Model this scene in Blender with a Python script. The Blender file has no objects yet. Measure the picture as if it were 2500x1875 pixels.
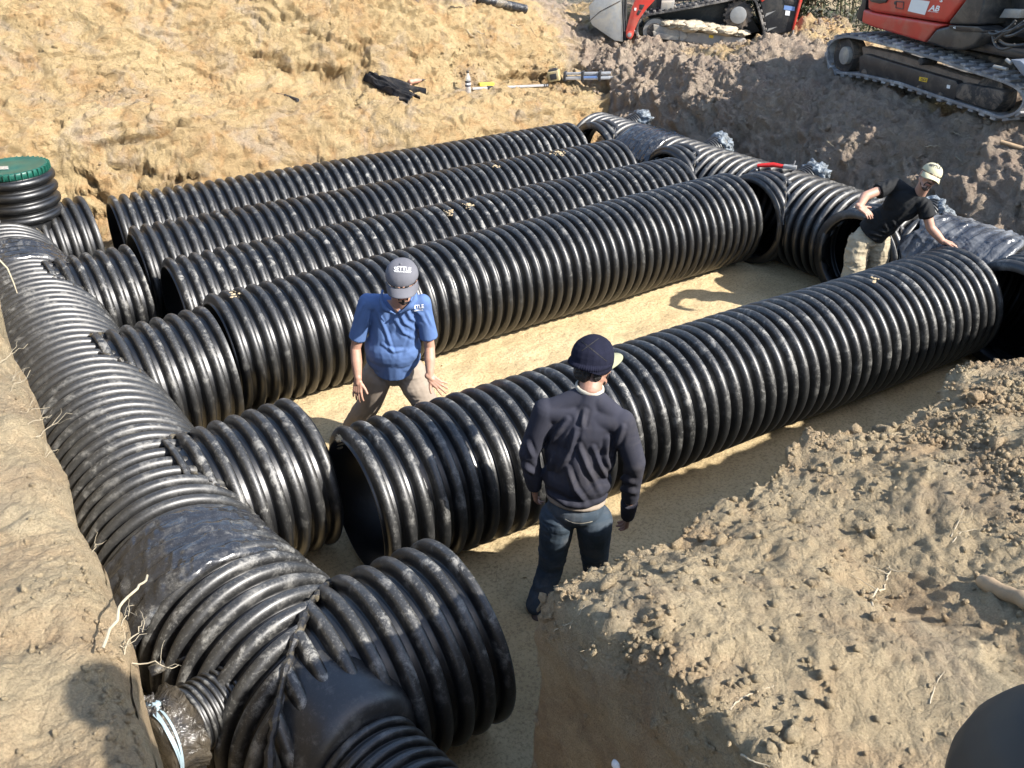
import bpy, bmesh, math, random
import numpy as np
from mathutils import Vector, Matrix

# ------------------------------------------------------------------ camera, world, sun
S = bpy.context.scene
COL = S.collection
PI = math.pi
FPX, PW, PH = 2250.6, 2500.0, 1875.0
PITCH, ROLL, YAW, CH = math.radians(29.407), math.radians(-0.374), math.radians(57.087), 4.163
_cy, _sy = math.cos(YAW), math.sin(YAW)
FW = np.array([_cy*math.cos(PITCH), _sy*math.cos(PITCH), -math.sin(PITCH)])
_rt = np.array([_sy, -_cy, 0.0]); _up = np.cross(_rt, FW)
RT = math.cos(ROLL)*_rt + math.sin(ROLL)*_up
UP = -math.sin(ROLL)*_rt + math.cos(ROLL)*_up
CAM = np.array([0, 0, CH])
cd = bpy.data.cameras.new("camera"); co = bpy.data.objects.new("camera", cd); COL.objects.link(co)
cd.sensor_width = 36; cd.lens = FPX/PW*36; cd.clip_start = 0.02; cd.clip_end = 400
co.matrix_world = Matrix(((RT[0], UP[0], -FW[0], 0), (RT[1], UP[1], -FW[1], 0), (RT[2], UP[2], -FW[2], CH), (0, 0, 0, 1)))
S.camera = co
SUN = Vector((0.62, -1.08, 1.0)).normalized()          # towards the sun
az = math.atan2(SUN.y, SUN.x); el = math.asin(SUN.z)
w = bpy.data.worlds.new("World"); S.world = w; w.use_nodes = True
nt = w.node_tree; bg = nt.nodes['Background']
sk = nt.nodes.new('ShaderNodeTexSky'); sk.sky_type = 'NISHITA'; sk.sun_disc = False
sk.sun_elevation = el; sk.sun_rotation = PI/2 - az
nt.links.new(sk.outputs[0], bg.inputs[0]); bg.inputs[1].default_value = 0.15
sl = bpy.data.lights.new("sun", 'SUN'); sl.energy = 5.0; sl.angle = math.radians(0.6); sl.color = (1.0, 0.95, 0.88)
so = bpy.data.objects.new("sun", sl); COL.objects.link(so); so.rotation_euler = SUN.to_track_quat('Z', 'Y').to_euler()
S.view_settings.view_transform = 'Standard'; S.view_settings.look = 'None'
S.view_settings.exposure = 1.20; S.view_settings.gamma = 1

# ------------------------------------------------------------------ helpers
NH = FW[:2]/np.hypot(*FW[:2])
def ray(px, py): return FW + RT*(px-PW/2)/FPX + UP*(PH/2-py)/FPX
def at(px, py, D):                     # the point of a sight line at horizontal distance D
    d = ray(px, py); return CAM + d*(D/(d[:2]@NH))
def atz(px, py, z):
    d = ray(px, py); return CAM + d*((z-CH)/d[2])
def aty(px, py, y):
    d = ray(px, py); return CAM + d*(y/d[1])
def atx(px, py, x):
    d = ray(px, py); return CAM + d*(x/d[0])

def tag(o, label=None, cat=None, group=None, kind=None):
    if label: o['label'] = label
    if cat: o['category'] = cat
    if group: o['group'] = group
    if kind: o['kind'] = kind
    return o
def empty(name, loc, label=None, cat=None, group=None):
    o = bpy.data.objects.new(name, None); COL.objects.link(o); o.location = loc; o.empty_display_size = .1
    return tag(o, label, cat, group)
def link(name, me, mat, parent=None, smooth=True):
    o = bpy.data.objects.new(name, me); COL.objects.link(o)
    if mat is not None:
        for m in (mat if isinstance(mat, (list, tuple)) else [mat]): me.materials.append(m)
    if smooth:
        me.polygons.foreach_set('use_smooth', np.ones(len(me.polygons), bool))
    if parent is not None:
        o.parent = parent
        loc = Vector(parent.location)
        if parent.parent: loc = loc + Vector(parent.parent.location)
        o.location = -loc                # meshes are written in world coordinates
    return o
def mesh_np(name, V, F, attrs=None):
    me = bpy.data.meshes.new(name); V = np.ascontiguousarray(V, dtype=np.float32); F = np.asarray(F, dtype=np.int32)
    me.vertices.add(len(V)); me.vertices.foreach_set('co', V.ravel())
    k = F.shape[1]
    me.loops.add(F.size); me.loops.foreach_set('vertex_index', F.ravel())
    me.polygons.add(len(F)); me.polygons.foreach_set('loop_start', np.arange(0, F.size, k, dtype=np.int32))
    me.polygons.foreach_set('loop_total', np.full(len(F), k, dtype=np.int32))
    me.update(calc_edges=True)
    for n, a in (attrs or {}).items():
        at_ = me.attributes.new(n, 'FLOAT', 'POINT'); at_.data.foreach_set('value', np.ascontiguousarray(a, dtype=np.float32).ravel())
    return me
def grid_faces(nu, nv, wrap_v=False):
    i = np.arange(nu-1)[:, None]; j = np.arange(nv if wrap_v else nv-1)[None, :]
    j2 = (j+1) % nv
    return np.stack([i*nv+j+0*j2, (i+1)*nv+j+0*j2, (i+1)*nv+j2, i*nv+j2], -1).reshape(-1, 4)
def h3(i, j, k, seed):
    n = (i.astype(np.int64)*374761393 + j.astype(np.int64)*668265263 + k.astype(np.int64)*2147483647 + seed*974634777) & 0xffffffff
    n = ((n ^ (n >> 13))*1274126177) & 0xffffffff
    n = ((n ^ (n >> 16))*668265263) & 0xffffffff
    return ((n ^ (n >> 15)) & 0xffff)/65535.0
def vn(P, f, seed=0):                  # value noise, -1..1
    Q = np.asarray(P)*f; I = np.floor(Q).astype(np.int64); T = Q-I; T = T*T*(3-2*T)
    out = 0
    for a in (0, 1):
        for b in (0, 1):
            for c in (0, 1):
                wgt = (T[..., 0] if a else 1-T[..., 0])*(T[..., 1] if b else 1-T[..., 1])*(T[..., 2] if c else 1-T[..., 2])
                out = out + wgt*h3(I[..., 0]+a, I[..., 1]+b, I[..., 2]+c, seed)
    return out*2-1
def fbm(P, f, oct=4, seed=0, g=.5):
    s = 0; a = 1
    for o in range(oct): s = s + a*vn(P, f*2.03**o, seed+o*7); a *= g
    return s
def ridge(P, f, oct=3, seed=0):
    s = 0; a = 1
    for o in range(oct): s = s + a*(1-2*np.abs(vn(P, f*2.1**o, seed+o*11))); a *= .5
    return s
def sst(x, a=0., b=1.):
    t = np.clip((x-a)/(b-a), 0, 1); return t*t*(3-2*t)

# ------------------------------------------------------------------ materials
class NT:
    def __init__(s, name):
        s.m = bpy.data.materials.new(name); s.m.use_nodes = True; s.t = s.m.node_tree
        s.b = s.t.nodes['Principled BSDF']; s.tc = s.t.nodes.new('ShaderNodeTexCoord')
    def n(s, ty, **kw):
        x = s.t.nodes.new(ty)
        for k, v in kw.items():
            if k.startswith('i_'): x.inputs[k[2:]].default_value = v
            else: setattr(x, k, v)
        return x
    def l(s, a, b): s.t.links.new(a, b)
    def noise(s, scale, detail=4, rough=.55, vec=None, dist=0):
        x = s.n('ShaderNodeTexNoise'); x.inputs['Scale'].default_value = scale; x.inputs['Detail'].default_value = detail
        x.inputs['Roughness'].default_value = rough; x.inputs['Distortion'].default_value = dist
        s.l(vec if vec is not None else s.tc.outputs['Object'], x.inputs['Vector']); return x.outputs['Fac']
    def vor(s, scale, vec=None, feature='F1', out='Distance'):
        x = s.n('ShaderNodeTexVoronoi', feature=feature); x.inputs['Scale'].default_value = scale
        s.l(vec if vec is not None else s.tc.outputs['Object'], x.inputs['Vector']); return x.outputs[out]
    def ramp(s, fac, stops):
        x = s.n('ShaderNodeValToRGB'); e = x.color_ramp.elements
        while len(e) < len(stops): e.new(.5)
        for q, (p, c) in zip(e, stops):
            q.position = p; q.color = (c, c, c, 1) if isinstance(c, (int, float)) else (*c, 1)
        s.l(fac, x.inputs[0]); return x.outputs[0]
    def mix(s, fac, a, b, blend='MIX'):
        x = s.n('ShaderNodeMix', data_type='RGBA', blend_type=blend)
        for sock, v in ((x.inputs[0], fac), (x.inputs[6], a), (x.inputs[7], b)):
            if isinstance(v, (int, float)): sock.default_value = v
            elif isinstance(v, tuple): sock.default_value = (*v, 1)
            else: s.l(v, sock)
        return x.outputs[2]
    def math(s, op, a, b=0.):
        x = s.n('ShaderNodeMath', operation=op)
        for sock, v in ((x.inputs[0], a), (x.inputs[1], b)):
            if isinstance(v, (int, float)): sock.default_value = v
            else: s.l(v, sock)
        return x.outputs[0]
    def attr(s, name):
        x = s.n('ShaderNodeAttribute', attribute_name=name); return x.outputs['Fac']
    def col(s, c):
        if isinstance(c, tuple): s.b.inputs['Base Color'].default_value = (*c, 1)
        else: s.l(c, s.b.inputs['Base Color'])
    def rough(s, r):
        if isinstance(r, (int, float)): s.b.inputs['Roughness'].default_value = r
        else: s.l(r, s.b.inputs['Roughness'])
    def bump(s, h, strength=.5, dist=.02, prev=None):
        x = s.n('ShaderNodeBump'); x.inputs['Strength'].default_value = strength; x.inputs['Distance'].default_value = dist
        s.l(h, x.inputs['Height'])
        if prev is not None: s.l(prev, x.inputs['Normal'])
        s.l(x.outputs[0], s.b.inputs['Normal']); return x.outputs[0]

def soil_material(name, light, mid, orange, brown, gray, rs=3.2, rd=.05):
    t = NT(name)
    n1 = t.noise(.9, 5, .6, dist=.6); n2 = t.noise(3.2, 5, .6, dist=.4); n3 = t.noise(28, 6, .7)
    c = t.mix(t.ramp(n1, [(.38, 0.), (.62, 1.)]), mid, light)
    c = t.mix(t.ramp(n2, [(.48, 0.), (.66, .8)]), c, orange)
    n4 = t.noise(1.7, 6, .65, dist=1.0)
    c = t.mix(t.ramp(n4, [(.52, 0.), (.68, .7)]), c, gray)
    bm_ = t.attr('brown')
    nb = t.noise(2.6, 6, .7, dist=.8)
    bc = t.mix(t.ramp(nb, [(.35, 0.), (.65, 1.)]), brown, gray)
    fb = t.math('ADD', bm_, t.math('MULTIPLY', t.math('SUBTRACT', t.noise(4., 5, .65), .5), .9))
    fb = t.ramp(fb, [(.35, 0.), (.65, 1.)])
    c = t.mix(fb, c, bc)
    c = t.mix(t.ramp(n3, [(.3, .35), (.6, 0.)]), c, t.mix(.5, c, (.05, .035, .02), 'MIX'))
    c = t.mix(t.ramp(t.noise(160, 3, .6), [(.35, .30), (.65, 0.)]), c, (.12, .085, .05))
    t.col(c); t.rough(.95); t.b.inputs['Specular IOR Level'].default_value = .15
    b1 = t.bump(t.noise(7, 9, .74), 1.0, .11)
    b2 = t.bump(t.ramp(t.noise(38, 7, .78), [(.3, 0.), (.7, 1.)]), 1.0, .022, b1)
    cr = t.ramp(t.noise(5.5, 8, .7, dist=.3), [(.455, 1.), (.50, 0.), (.545, 1.)])
    b3 = t.bump(cr, .4, .02, b2)
    x = t.n('ShaderNodeTexNoise', noise_type='RIDGED_MULTIFRACTAL'); x.inputs['Scale'].default_value = rs; x.inputs['Detail'].default_value = 7; x.inputs['Roughness'].default_value = .62
    mp = t.n('ShaderNodeMapping'); mp.inputs['Scale'].default_value = (1, 1, 1.7); mp.inputs['Rotation'].default_value = (0, .35, 0); t.l(t.tc.outputs['Object'], mp.inputs['Vector']); t.l(mp.outputs[0], x.inputs['Vector'])
    b4 = t.bump(t.ramp(t.math('MULTIPLY', x.outputs['Fac'], .5), [(.25, 0.), (.8, 1.)]), .85, rd, b3)
    vo = t.ramp(t.vor(rs*2.3, vec=mp.outputs[0], feature='DISTANCE_TO_EDGE'), [(0., 0.), (.09, 1.)])
    b5 = t.bump(vo, .35, rd*.5, b4)
    t.bump(t.noise(170, 4, .75), .9, .006, b5)
    return t.m

SOIL = soil_material('yellow_sand_soil', (.66, .50, .27), (.54, .385, .20), (.56, .34, .155), (.42, .325, .25), (.50, .41, .31))
SOIL_NEAR = soil_material('tan_sand_soil', (.64, .52, .335), (.56, .445, .28), (.56, .40, .24), (.22, .15, .10), (.40, .32, .225), rs=7., rd=.022)
def floor_material():
    t = NT('pit_floor_sand')
    c = t.mix(t.ramp(t.noise(1.1, 5, .6, dist=.5), [(.38, 0.), (.62, 1.)]), (.56, .42, .225), (.66, .52, .30))
    c = t.mix(t.ramp(t.noise(45, 4, .7), [(.36, .6), (.52, 0.)]), c, (.26, .18, .10))
    c = t.mix(t.ramp(t.noise(120, 3, .7), [(.56, 0.), (.66, .5)]), c, (.72, .58, .36))
    t.col(c); t.rough(.95); t.b.inputs['Specular IOR Level'].default_value = .15
    b = t.bump(t.noise(6, 7, .65), .8, .07)
    t.bump(t.noise(60, 7, .78), 1., .018, b)
    return t.m
FLOOR = floor_material()

def pipe_material(name, dust=.5, base=(.0045, .0047, .0052), rough=.40, seed=0.):
    t = NT(name)
    crest = t.attr('crest')
    mp = t.n('ShaderNodeMapping'); mp.inputs['Location'].default_value = (seed, seed*1.7, 0); t.l(t.tc.outputs['Object'], mp.inputs['Vector'])
    v = mp.outputs[0]
    big = t.ramp(t.noise(1.3, 4, .6, v), [(.36, 0.), (.62, 1.)])
    patch = t.ramp(t.noise(8.5, 9, .78, v, dist=.3), [(.52, 0.), (.64, 1.)])
    spk = t.ramp(t.noise(75, 4, .75, v), [(.56, 0.), (.66, 1.)])
    up = t.attr('topside')
    m = t.math('MULTIPLY', patch, t.math('MULTIPLY', crest, t.math('ADD', .22, t.math('MULTIPLY', big, .8))))
    m = t.math('MULTIPLY', m, up)
    m = t.math('ADD', m, t.math('MULTIPLY', spk, t.math('MULTIPLY', up, t.math('MULTIPLY', crest, .30))))
    film = t.math('MULTIPLY', t.math('MULTIPLY', t.noise(5, 5, .65, v), t.math('MULTIPLY', up, t.math('POWER', crest, 2.))), .10)  # thin crest dust film; its grey also paints in the ribs' sunlit sheen
    m = t.math('MINIMUM', t.math('ADD', t.math('MULTIPLY', m, dust), film), .85)
    dc = t.mix(t.noise(3, 3, .5, v), (.33, .325, .31), (.46, .44, .38))
    t.col(t.mix(m, base, dc))
    r = t.math('ADD', rough, t.math('MULTIPLY', m, .6))
    r = t.math('ADD', r, t.math('MULTIPLY', t.math('SUBTRACT', t.noise(14, 4, .6, v), .5), .22))
    t.rough(r); t.b.inputs['Specular IOR Level'].default_value = .75
    b = t.bump(t.noise(3.5, 4, .5, v), .35, .012)
    t.bump(t.noise(60, 5, .7, v), .16, .004, b)
    return t.m
PIPE = pipe_material('black_corrugated_plastic', .45)
PIPE_DUSTY = pipe_material('dusty_black_plastic', .70, seed=4.2)
PIPE_CLEAN = pipe_material('cleaner_black_plastic', .34, seed=9.1)

def plain(name, c, rough=.6, metal=0., bumpv=None, var=.25, nscale=8, dirt=None, spec=None):
    t = NT(name)
    c2 = tuple(x*(1-var) for x in c)
    cc = t.mix(t.ramp(t.noise(nscale, 4, .6), [(.35, 0.), (.65, 1.)]), c, c2)
    if dirt:
        cc = t.mix(t.ramp(t.noise(nscale*.6, 6, .7, dist=.6), [(.48, 0.), (.62, dirt[1])]), cc, dirt[0])
    t.col(cc); t.rough(rough); t.b.inputs['Metallic'].default_value = metal
    if spec is not None: t.b.inputs['Specular IOR Level'].default_value = spec
    if bumpv: t.bump(t.noise(bumpv[0], 5, .65), bumpv[1], bumpv[2])
    return t.m
DUSTC = (.42, .34, .23)
M = dict(
    tape=plain('black_tape', (.018, .019, .022), .22, bumpv=(18, .7, .03), dirt=(DUSTC, .35), nscale=7),
    green=plain('green_plastic', (.010, .085, .060), .38, bumpv=(90, .1, .003)),
    skin=plain('skin', (.40, .225, .155), .55, var=.18, nscale=20, bumpv=(120, .15, .003)),
    skin_tan=plain('tan_skin', (.34, .185, .125), .55, var=.18, nscale=20, bumpv=(120, .15, .003)),
    blue=plain('blue_knit', (.085, .145, .30), .85, var=.12, bumpv=(350, .25, .002), spec=.2),
    navy=plain('navy_fleece', (.036, .037, .050), .95, var=.3, bumpv=(260, .4, .003), dirt=((.16, .14, .12), .14), nscale=4, spec=.15),
    beanie=plain('navy_wool', (.011, .012, .024), .95, var=.3, bumpv=(300, .5, .003), spec=.15),
    black_shirt=plain('black_jersey', (.010, .011, .012), .8, bumpv=(200, .2, .002), spec=.25),
    khaki=plain('grey_khaki', (.27, .225, .18), .9, var=.12, bumpv=(300, .25, .002), spec=.2),
    pants=plain('tan_work_cotton', (.42, .36, .25), .9, var=.2, nscale=5, bumpv=(220, .3, .003), dirt=((.22, .17, .11), .5), spec=.2),
    denim=plain('blue_denim', (.050, .070, .092), .9, var=.35, nscale=6, bumpv=(300, .35, .002), dirt=((.12, .12, .12), .4), spec=.2),
    cap_grey=plain('grey_cap_cotton', (.125, .125, .140), .85, var=.15, bumpv=(250, .3, .002), spec=.2),
    cap_cream=plain('cream_cap_cotton', (.47, .44, .29), .85, var=.12, bumpv=(250, .3, .002), spec=.2),
    olive=plain('olive_cotton', (.27, .27, .17), .85, bumpv=(250, .3, .002)),
    hair=plain('black_hair', (.008, .006, .005), .6, bumpv=(90, .9, .01)),
    brownhair=plain('dark_brown_hair', (.055, .032, .020), .6, bumpv=(120, .9, .006)),
    white=plain('white_print', (.80, .80, .78), .6, var=.05),
    dark_print=plain('dark_print', (.03, .03, .04), .6, var=.05),
    collar=plain('pale_cotton', (.42, .39, .32), .9, var=.08, bumpv=(250, .3, .002)),
    eye=plain('eye_white', (.6, .58, .55), .3, var=.05),
    lip=plain('lip_skin', (.36, .14, .11), .5, var=.1),
    boot=plain('brown_leather', (.07, .045, .03), .7, bumpv=(40, .4, .006)),
    red=plain('machine_red_paint', (.52, .045, .030), .42, var=.15, nscale=4, dirt=((.30, .20, .14), .30), bumpv=(14, .05, .01)),
    mblack=plain('machine_black_panel', (.020, .021, .024), .45, var=.25, nscale=5, dirt=((.16, .14, .11), .30), bumpv=(30, .1, .006)),
    iron=plain('dark_dirty_iron', (.035, .033, .032), .7, metal=.2, nscale=9, dirt=((.22, .17, .125), .7), bumpv=(40, .5, .01)),
    rubber=plain('track_rubber', (.055, .052, .050), .8, nscale=6, dirt=((.30, .27, .235), .85), bumpv=(45, .5, .012)),
    rubber_pale=plain('pale_track_rubber', (.22, .21, .205), .75, nscale=6, dirt=((.48, .46, .43), .8), bumpv=(45, .5, .012)),  # lighter rubber, used on the near excavator track
    steel=plain('worn_steel', (.34, .34, .33), .5, metal=.35, nscale=6, dirt=((.42, .36, .27), .5), bumpv=(30, .15, .006)),
    frame=plain('dusty_grey_frame', (.30, .28, .25), .7, nscale=5, dirt=((.50, .42, .30), .6), bumpv=(50, .2, .006)),
    blade=plain('blue_grey_paint', (.17, .20, .25), .45, nscale=6, dirt=((.3, .26, .2), .3)),
    alu=plain('aluminium', (.62, .63, .64), .35, metal=.6, var=.1, dirt=((.5, .42, .3), .3)),
    yellow=plain('yellow_plastic', (.60, .45, .06), .5, var=.1),
    case=plain('olive_tan_case', (.34, .27, .12), .55, var=.2, dirt=(DUSTC, .5)),
    darkplastic=plain('dark_plastic', (.03, .03, .032), .5),
    jacket=plain('black_fleece_cloth', (.016, .017, .020), .95, bumpv=(120, .6, .006), dirt=((.12, .1, .08), .3), spec=.15),
    mud=plain('packed_brown_mud', (.24, .18, .135), .95, var=.35, nscale=7, bumpv=(26, .9, .03)),
    palemud=plain('packed_pale_soil', (.50, .42, .30), .95, var=.3, nscale=9, bumpv=(26, .9, .03)),
    drymud=plain('dried_tan_mud', (.46, .36, .22), .95, var=.3, nscale=30, bumpv=(60, .8, .01)),
    drill=plain('dusty_red_tool_plastic', (.42, .20, .14), .6, dirt=(DUSTC, .6), nscale=20),
    rag=plain('pale_grey_film', (.26, .30, .33), .28, var=.55, nscale=9, bumpv=(16, .9, .05), dirt=((.03,.03,.03), .8)),
    bluetape=plain('pale_blue_tape', (.26, .34, .38), .45, var=.15, nscale=20, bumpv=(60, .4, .004)),
    wood=plain('raw_wood', (.34, .24, .14), .8, var=.3, nscale=12, bumpv=(50, .4, .005)),
    bark=plain('brown_bark', (.16, .10, .065), .9, var=.4, nscale=12, bumpv=(40, .8, .01)),
    root=plain('pale_root', (.38, .32, .22), .8, var=.25, nscale=30, bumpv=(90, .4, .003)),
    darkroot=plain('dark_root', (.11, .085, .06), .9, var=.4, nscale=30),
    toolred=plain('red_tool_paint', (.55, .02, .015), .4),
    label_yellow=plain('yellow_sticker', (.75, .48, .03), .5, var=.05),
    label_blue=plain('blue_sticker', (.16, .26, .50), .5, var=.1),
    label_white=plain('white_sticker', (.72, .72, .70), .5, var=.06),
    groove=plain('weld_plastic', (.020, .020, .021), .4, bumpv=(70, .6, .008), dirt=((.4, .33, .2), .25), nscale=25),
    jacketdark=plain('charcoal_softshell', (.020, .018, .017), .65, bumpv=(60, .1, .002)),
    bambooleaf=plain('dark_green_leaf', (.045, .062, .022), .6, var=.5, nscale=2.5),
    bamboostem=plain('pale_cane', (.26, .24, .13), .6, var=.3),
)
def film_material():
    t = NT('thin_black_film'); t.col(t.mix(t.ramp(t.noise(9, 5, .6), [(.4, 0.), (.7, 1.)]), (.030, .028, .026), (.09, .075, .055)))
    t.rough(.16); t.bump(t.noise(14, 5, .6, dist=1.2), .8, .03)
    return t.m
M['film'] = film_material()
def film2():
    t = NT('shiny_grey_film'); t.col(t.mix(t.ramp(t.noise(5, 4, .6), [(.4, 0.), (.7, 1.)]), (.04, .045, .055), (.16, .165, .17)))
    t.rough(.26); t.bump(t.noise(5, 4, .5, dist=1.2), .6, .04); return t.m
M['film2'] = film2()
def bottle_mat():
    t = NT('bottle_plastic'); t.col((.30, .10, .06)); t.rough(.12); t.b.inputs['Transmission Weight'].default_value = .5; return t.m
M['drink'] = bottle_mat()
def clearmat():
    t = NT('clear_plastic'); t.col((.8, .8, .78)); t.rough(.15); t.b.inputs['Transmission Weight'].default_value = .7; return t.m
M['clear'] = clearmat()

# ------------------------------------------------------------------ the ground
random.seed(7); RNG = np.random.default_rng(7)
def lin(*segs):
    out = [segs[0][0]]
    for a, b, st in segs:
        n = max(1, int(round((b-a)/st))); out += list(np.linspace(a, b, n+1)[1:])
    return np.array(out)
def normals_grid(P):
    du = np.gradient(P, axis=0); dv = np.gradient(P, axis=1)
    n = np.cross(du, dv); return n/np.maximum(np.linalg.norm(n, axis=-1, keepdims=True), 1e-9)

def pit_height(x, y):
    wob = .16*vn(np.stack([x, y*0, y*0], -1), .7, 3) + .07*vn(np.stack([x, y*0, y*0], -1), 2.3, 4)
    t = y-(11.42+wob)
    zl = np.interp(x, [0, 4, 5.7, 6.7, 7.5, 9, 10.5], [1.75, 1.52, 1.38, 1.15, 1.06, 1.02, 1.0])
    zt = np.interp(x, [0, 6.5, 8.0, 9.3, 10.6, 12], [3.7, 3.6, 3.05, 2.35, 1.72, 1.5])
    lower = zl*(.75*sst(t, 0, .55)+.25*sst(t, .25, 1.0))
    ledge = .10*np.clip((t-1.0)/.8, 0, 1)
    t2 = 1.62 + .14*vn(np.stack([x, y*0, y*0], -1), 1.1, 9)
    sharp = np.interp(x, [3.0, 5.5], [1.9, 1.15])
    up = (zt-zl-.10)*np.clip((t-t2)/sharp, 0, 1)**.85
    far = lower+ledge+np.maximum(up, 0)
    far = far - (far-1.5)*sst(y, 14.9, 16.4)*(far > 1.5)
    wob2 = .12*vn(np.stack([y, y*0+5, y*0], -1), .8, 13) + .07*vn(np.stack([y, y*0+5, y*0], -1), 2.6, 14)
    s = x-(9.12+wob2)
    right = 1.5*(.62*sst(s, 0, .75)+.38*sst(s, .35, 1.35))
    mound = .30*np.exp(-((x-11.6)**2/.5+(y-10.3)**2/.35)) + .22*np.exp(-((x-10.6)**2/.25+(y-5.4)**2/.5)) + .35*np.exp(-((x-13.2)**2/.8+(y-11.1)**2/.5))
    right = right + mound*sst(s, .6, 1.4)
    h = np.maximum(far, right)
    d = np.abs(far-right); h = h+.18*np.exp(-d/.15)*np.minimum(1, np.minimum(far, right))
    return h, far, right

xs = lin((0.02, 8.9, .026), (8.9, 10.8, .020), (10.8, 14.2, .036))
ys = lin((-1.5, 2.2, .07), (2.2, 11.25, .030), (11.25, 14.7, .018), (14.7, 16.6, .06))
X, Y = np.meshgrid(xs, ys, indexing='ij')
Z, FARH, RIGHTH = pit_height(X, Y)
P = np.stack([X, Y, Z], -1); N = normals_grid(P)
onwall = sst(Z, .06, .5)
rightness = sst(RIGHTH-FARH, -.15, .25)
Q = P*np.array([1, 1, 1.6])
disp = onwall*(.10*fbm(Q, .8, 3, 21)+.035*fbm(Q, 3.1, 3, 31))
Qs = np.stack([P[..., 0]*.8+P[..., 2]*.5, P[..., 1], P[..., 2]*2.2-P[..., 0]*.25], -1)
crk = np.clip(ridge(Qs, 1.5, 3, 41)-.95, 0, 1)
disp -= onwall*(1-rightness)*.30*crk**.8*sst(fbm(Q, .7, 2, 44), -.15, .45)
def steps(v, k=.86): fl = np.floor(v); return fl+sst(v-fl, k, 1.)-v
disp += onwall*(1-rightness)*(.07*steps(2.3*fbm(Qs, 1.15, 4, 46))+.012*steps(2.2*fbm(Qs[..., [1, 2, 0]], 3.6, 3, 47)))
clod = np.maximum(0, fbm(P, 6.5, 3, 51))
rough_zone = onwall*np.clip(rightness + sst(FARH, 2.0, 2.6)*sst(X, 5.5, 7.5) + .22, 0, 1)
disp += rough_zone*(.10*fbm(P, 2.3, 3, 61)+.085*clod+.030*fbm(P, 14, 3, 71)+.05*rightness*steps(2.2*fbm(P, 1.8, 3, 48)))
disp += onwall*(.016*ridge(Qs, 7, 3, 81)*sst(fbm(Q, 1.1, 2, 82), -.4, .5)+.013*fbm(P, 14, 3, 83))
disp += (1-onwall)*(.028*fbm(P, 1.2, 3, 91)+.010*fbm(P, 6, 3, 92))
P = P + N*disp[..., None]*np.where(N[..., 2:3] < 0, -1, 1)
brown = np.clip(.95*rightness*sst(Z, .12, .5) + .85*sst(FARH, 1.9, 2.6)*sst(X, 5.9, 7.6) + .7*sst(X, 9.0, 10.)*sst(Z, .3, .8), 0, 1)
pale = sst(X, 10.4, 10.9)*sst(vn(P, .9, 5), -.2, .3)*.55
brown = np.clip(brown-pale, 0, 1)
brown = brown*(.82)
F = grid_faces(len(xs), len(ys))
me = mesh_np('ground', P.reshape(-1, 3), F, {'brown': brown.ravel()})
ground = link('ground', me, [SOIL, FLOOR]); tag(ground, kind='structure')
zc = onwall.reshape(-1)[F].mean(1)
me.polygons.foreach_set('material_index', (zc < .12).astype(np.int32))
G_PTS, G_N, G_BR, G_RZ = P.reshape(-1, 3), N.reshape(-1, 3), brown.ravel(), (rough_zone+0*Z).ravel()

# left bank, straight cut beside the long header, 2.4 m high
vt = lin((0, 1.75, .0115), (1.75, 1.95, .004), (1.95, 4.4, .03)); uy = lin((-3, .6, .06), (.6, 5.2, .0115), (5.2, 16.5, .09))
U, V = np.meshgrid(uy, vt, indexing='ij')
edge = .10 + .035*vn(np.stack([U, U*0, U*0], -1), 1.3, 5)+.018*vn(np.stack([U, U*0, U*0], -1), 4.7, 6)
k = np.clip(V-1.85, 0, 9)
r = .07
XX = np.where(V < 1.85, edge-(1.85-V)-0.0, edge + .02*sst(k, 0, .1)-.045*k)
ZZ = np.where(V < 1.85, 2.42-.10*np.exp(-np.maximum(1.85-V, 0)/.05), 2.32-k)
ZZ = ZZ + .05*vn(np.stack([XX, U, U*0], -1), .8, 12)*(V < 1.9)
PL = np.stack([XX, U, ZZ], -1); NL = normals_grid(PL); NL *= np.where((NL[..., 2:3]+NL[..., 0:1]) < 0, -1, 1)
topm = sst(1.85-V, -.08, .1)
cm_ = sst(fbm(PL, 1.4, 2, 99), -.3, .4)
dl = topm*(.05*fbm(PL, 1.7, 3, 101)+.050*np.maximum(0, fbm(PL, 4.5, 3, 102))+cm_*(.016*fbm(PL, 12, 3, 103)+.014*fbm(PL, 24, 3, 98))+.006*fbm(PL, 45, 2, 104))
dl -= topm*.05*np.clip(ridge(PL, 2.1, 3, 105)-1.0, 0, 1)
dl += (1-topm)*(.02*fbm(PL, 2, 3, 106)+.006*fbm(PL, 11, 2, 107))
PL = PL + NL*dl[..., None]
me = mesh_np('left_bank', PL.reshape(-1, 3), grid_faces(*PL.shape[:2]), {'brown': np.clip(.15*(1-topm)+.18*fbm(PL, 1.3, 2, 110), 0, 1).ravel()})
left_bank = link('terrain', me, SOIL_NEAR); tag(left_bank, kind='structure')
L_PTS, L_N, L_W = PL.reshape(-1, 3), NL.reshape(-1, 3), topm.ravel()
# its far side, out of sight: a plain sheet carrying on to the left
def sheet(name, x0, x1, y0, y1, z, mat=SOIL_NEAR, n=12):
    a = np.linspace(x0, x1, n); b = np.linspace(y0, y1, n); A, B = np.meshgrid(a, b, indexing='ij')
    me = mesh_np(name, np.stack([A, B, A*0+z], -1).reshape(-1, 3), grid_faces(n, n), {'brown': np.full(n*n, .3)})
    o = link(name, me, mat); tag(o, kind='structure'); return o
sheet('terrain', -40, -1.60, -40, 60, 2.36)
sheet('terrain', 14.0, 70, -40, 60, 1.44); sheet('terrain', -1.7, 14.1, 16.4, 60, 1.46)
sheet('terrain', -1.7, 0.5, -40, -2.9, 2.36)

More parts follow.
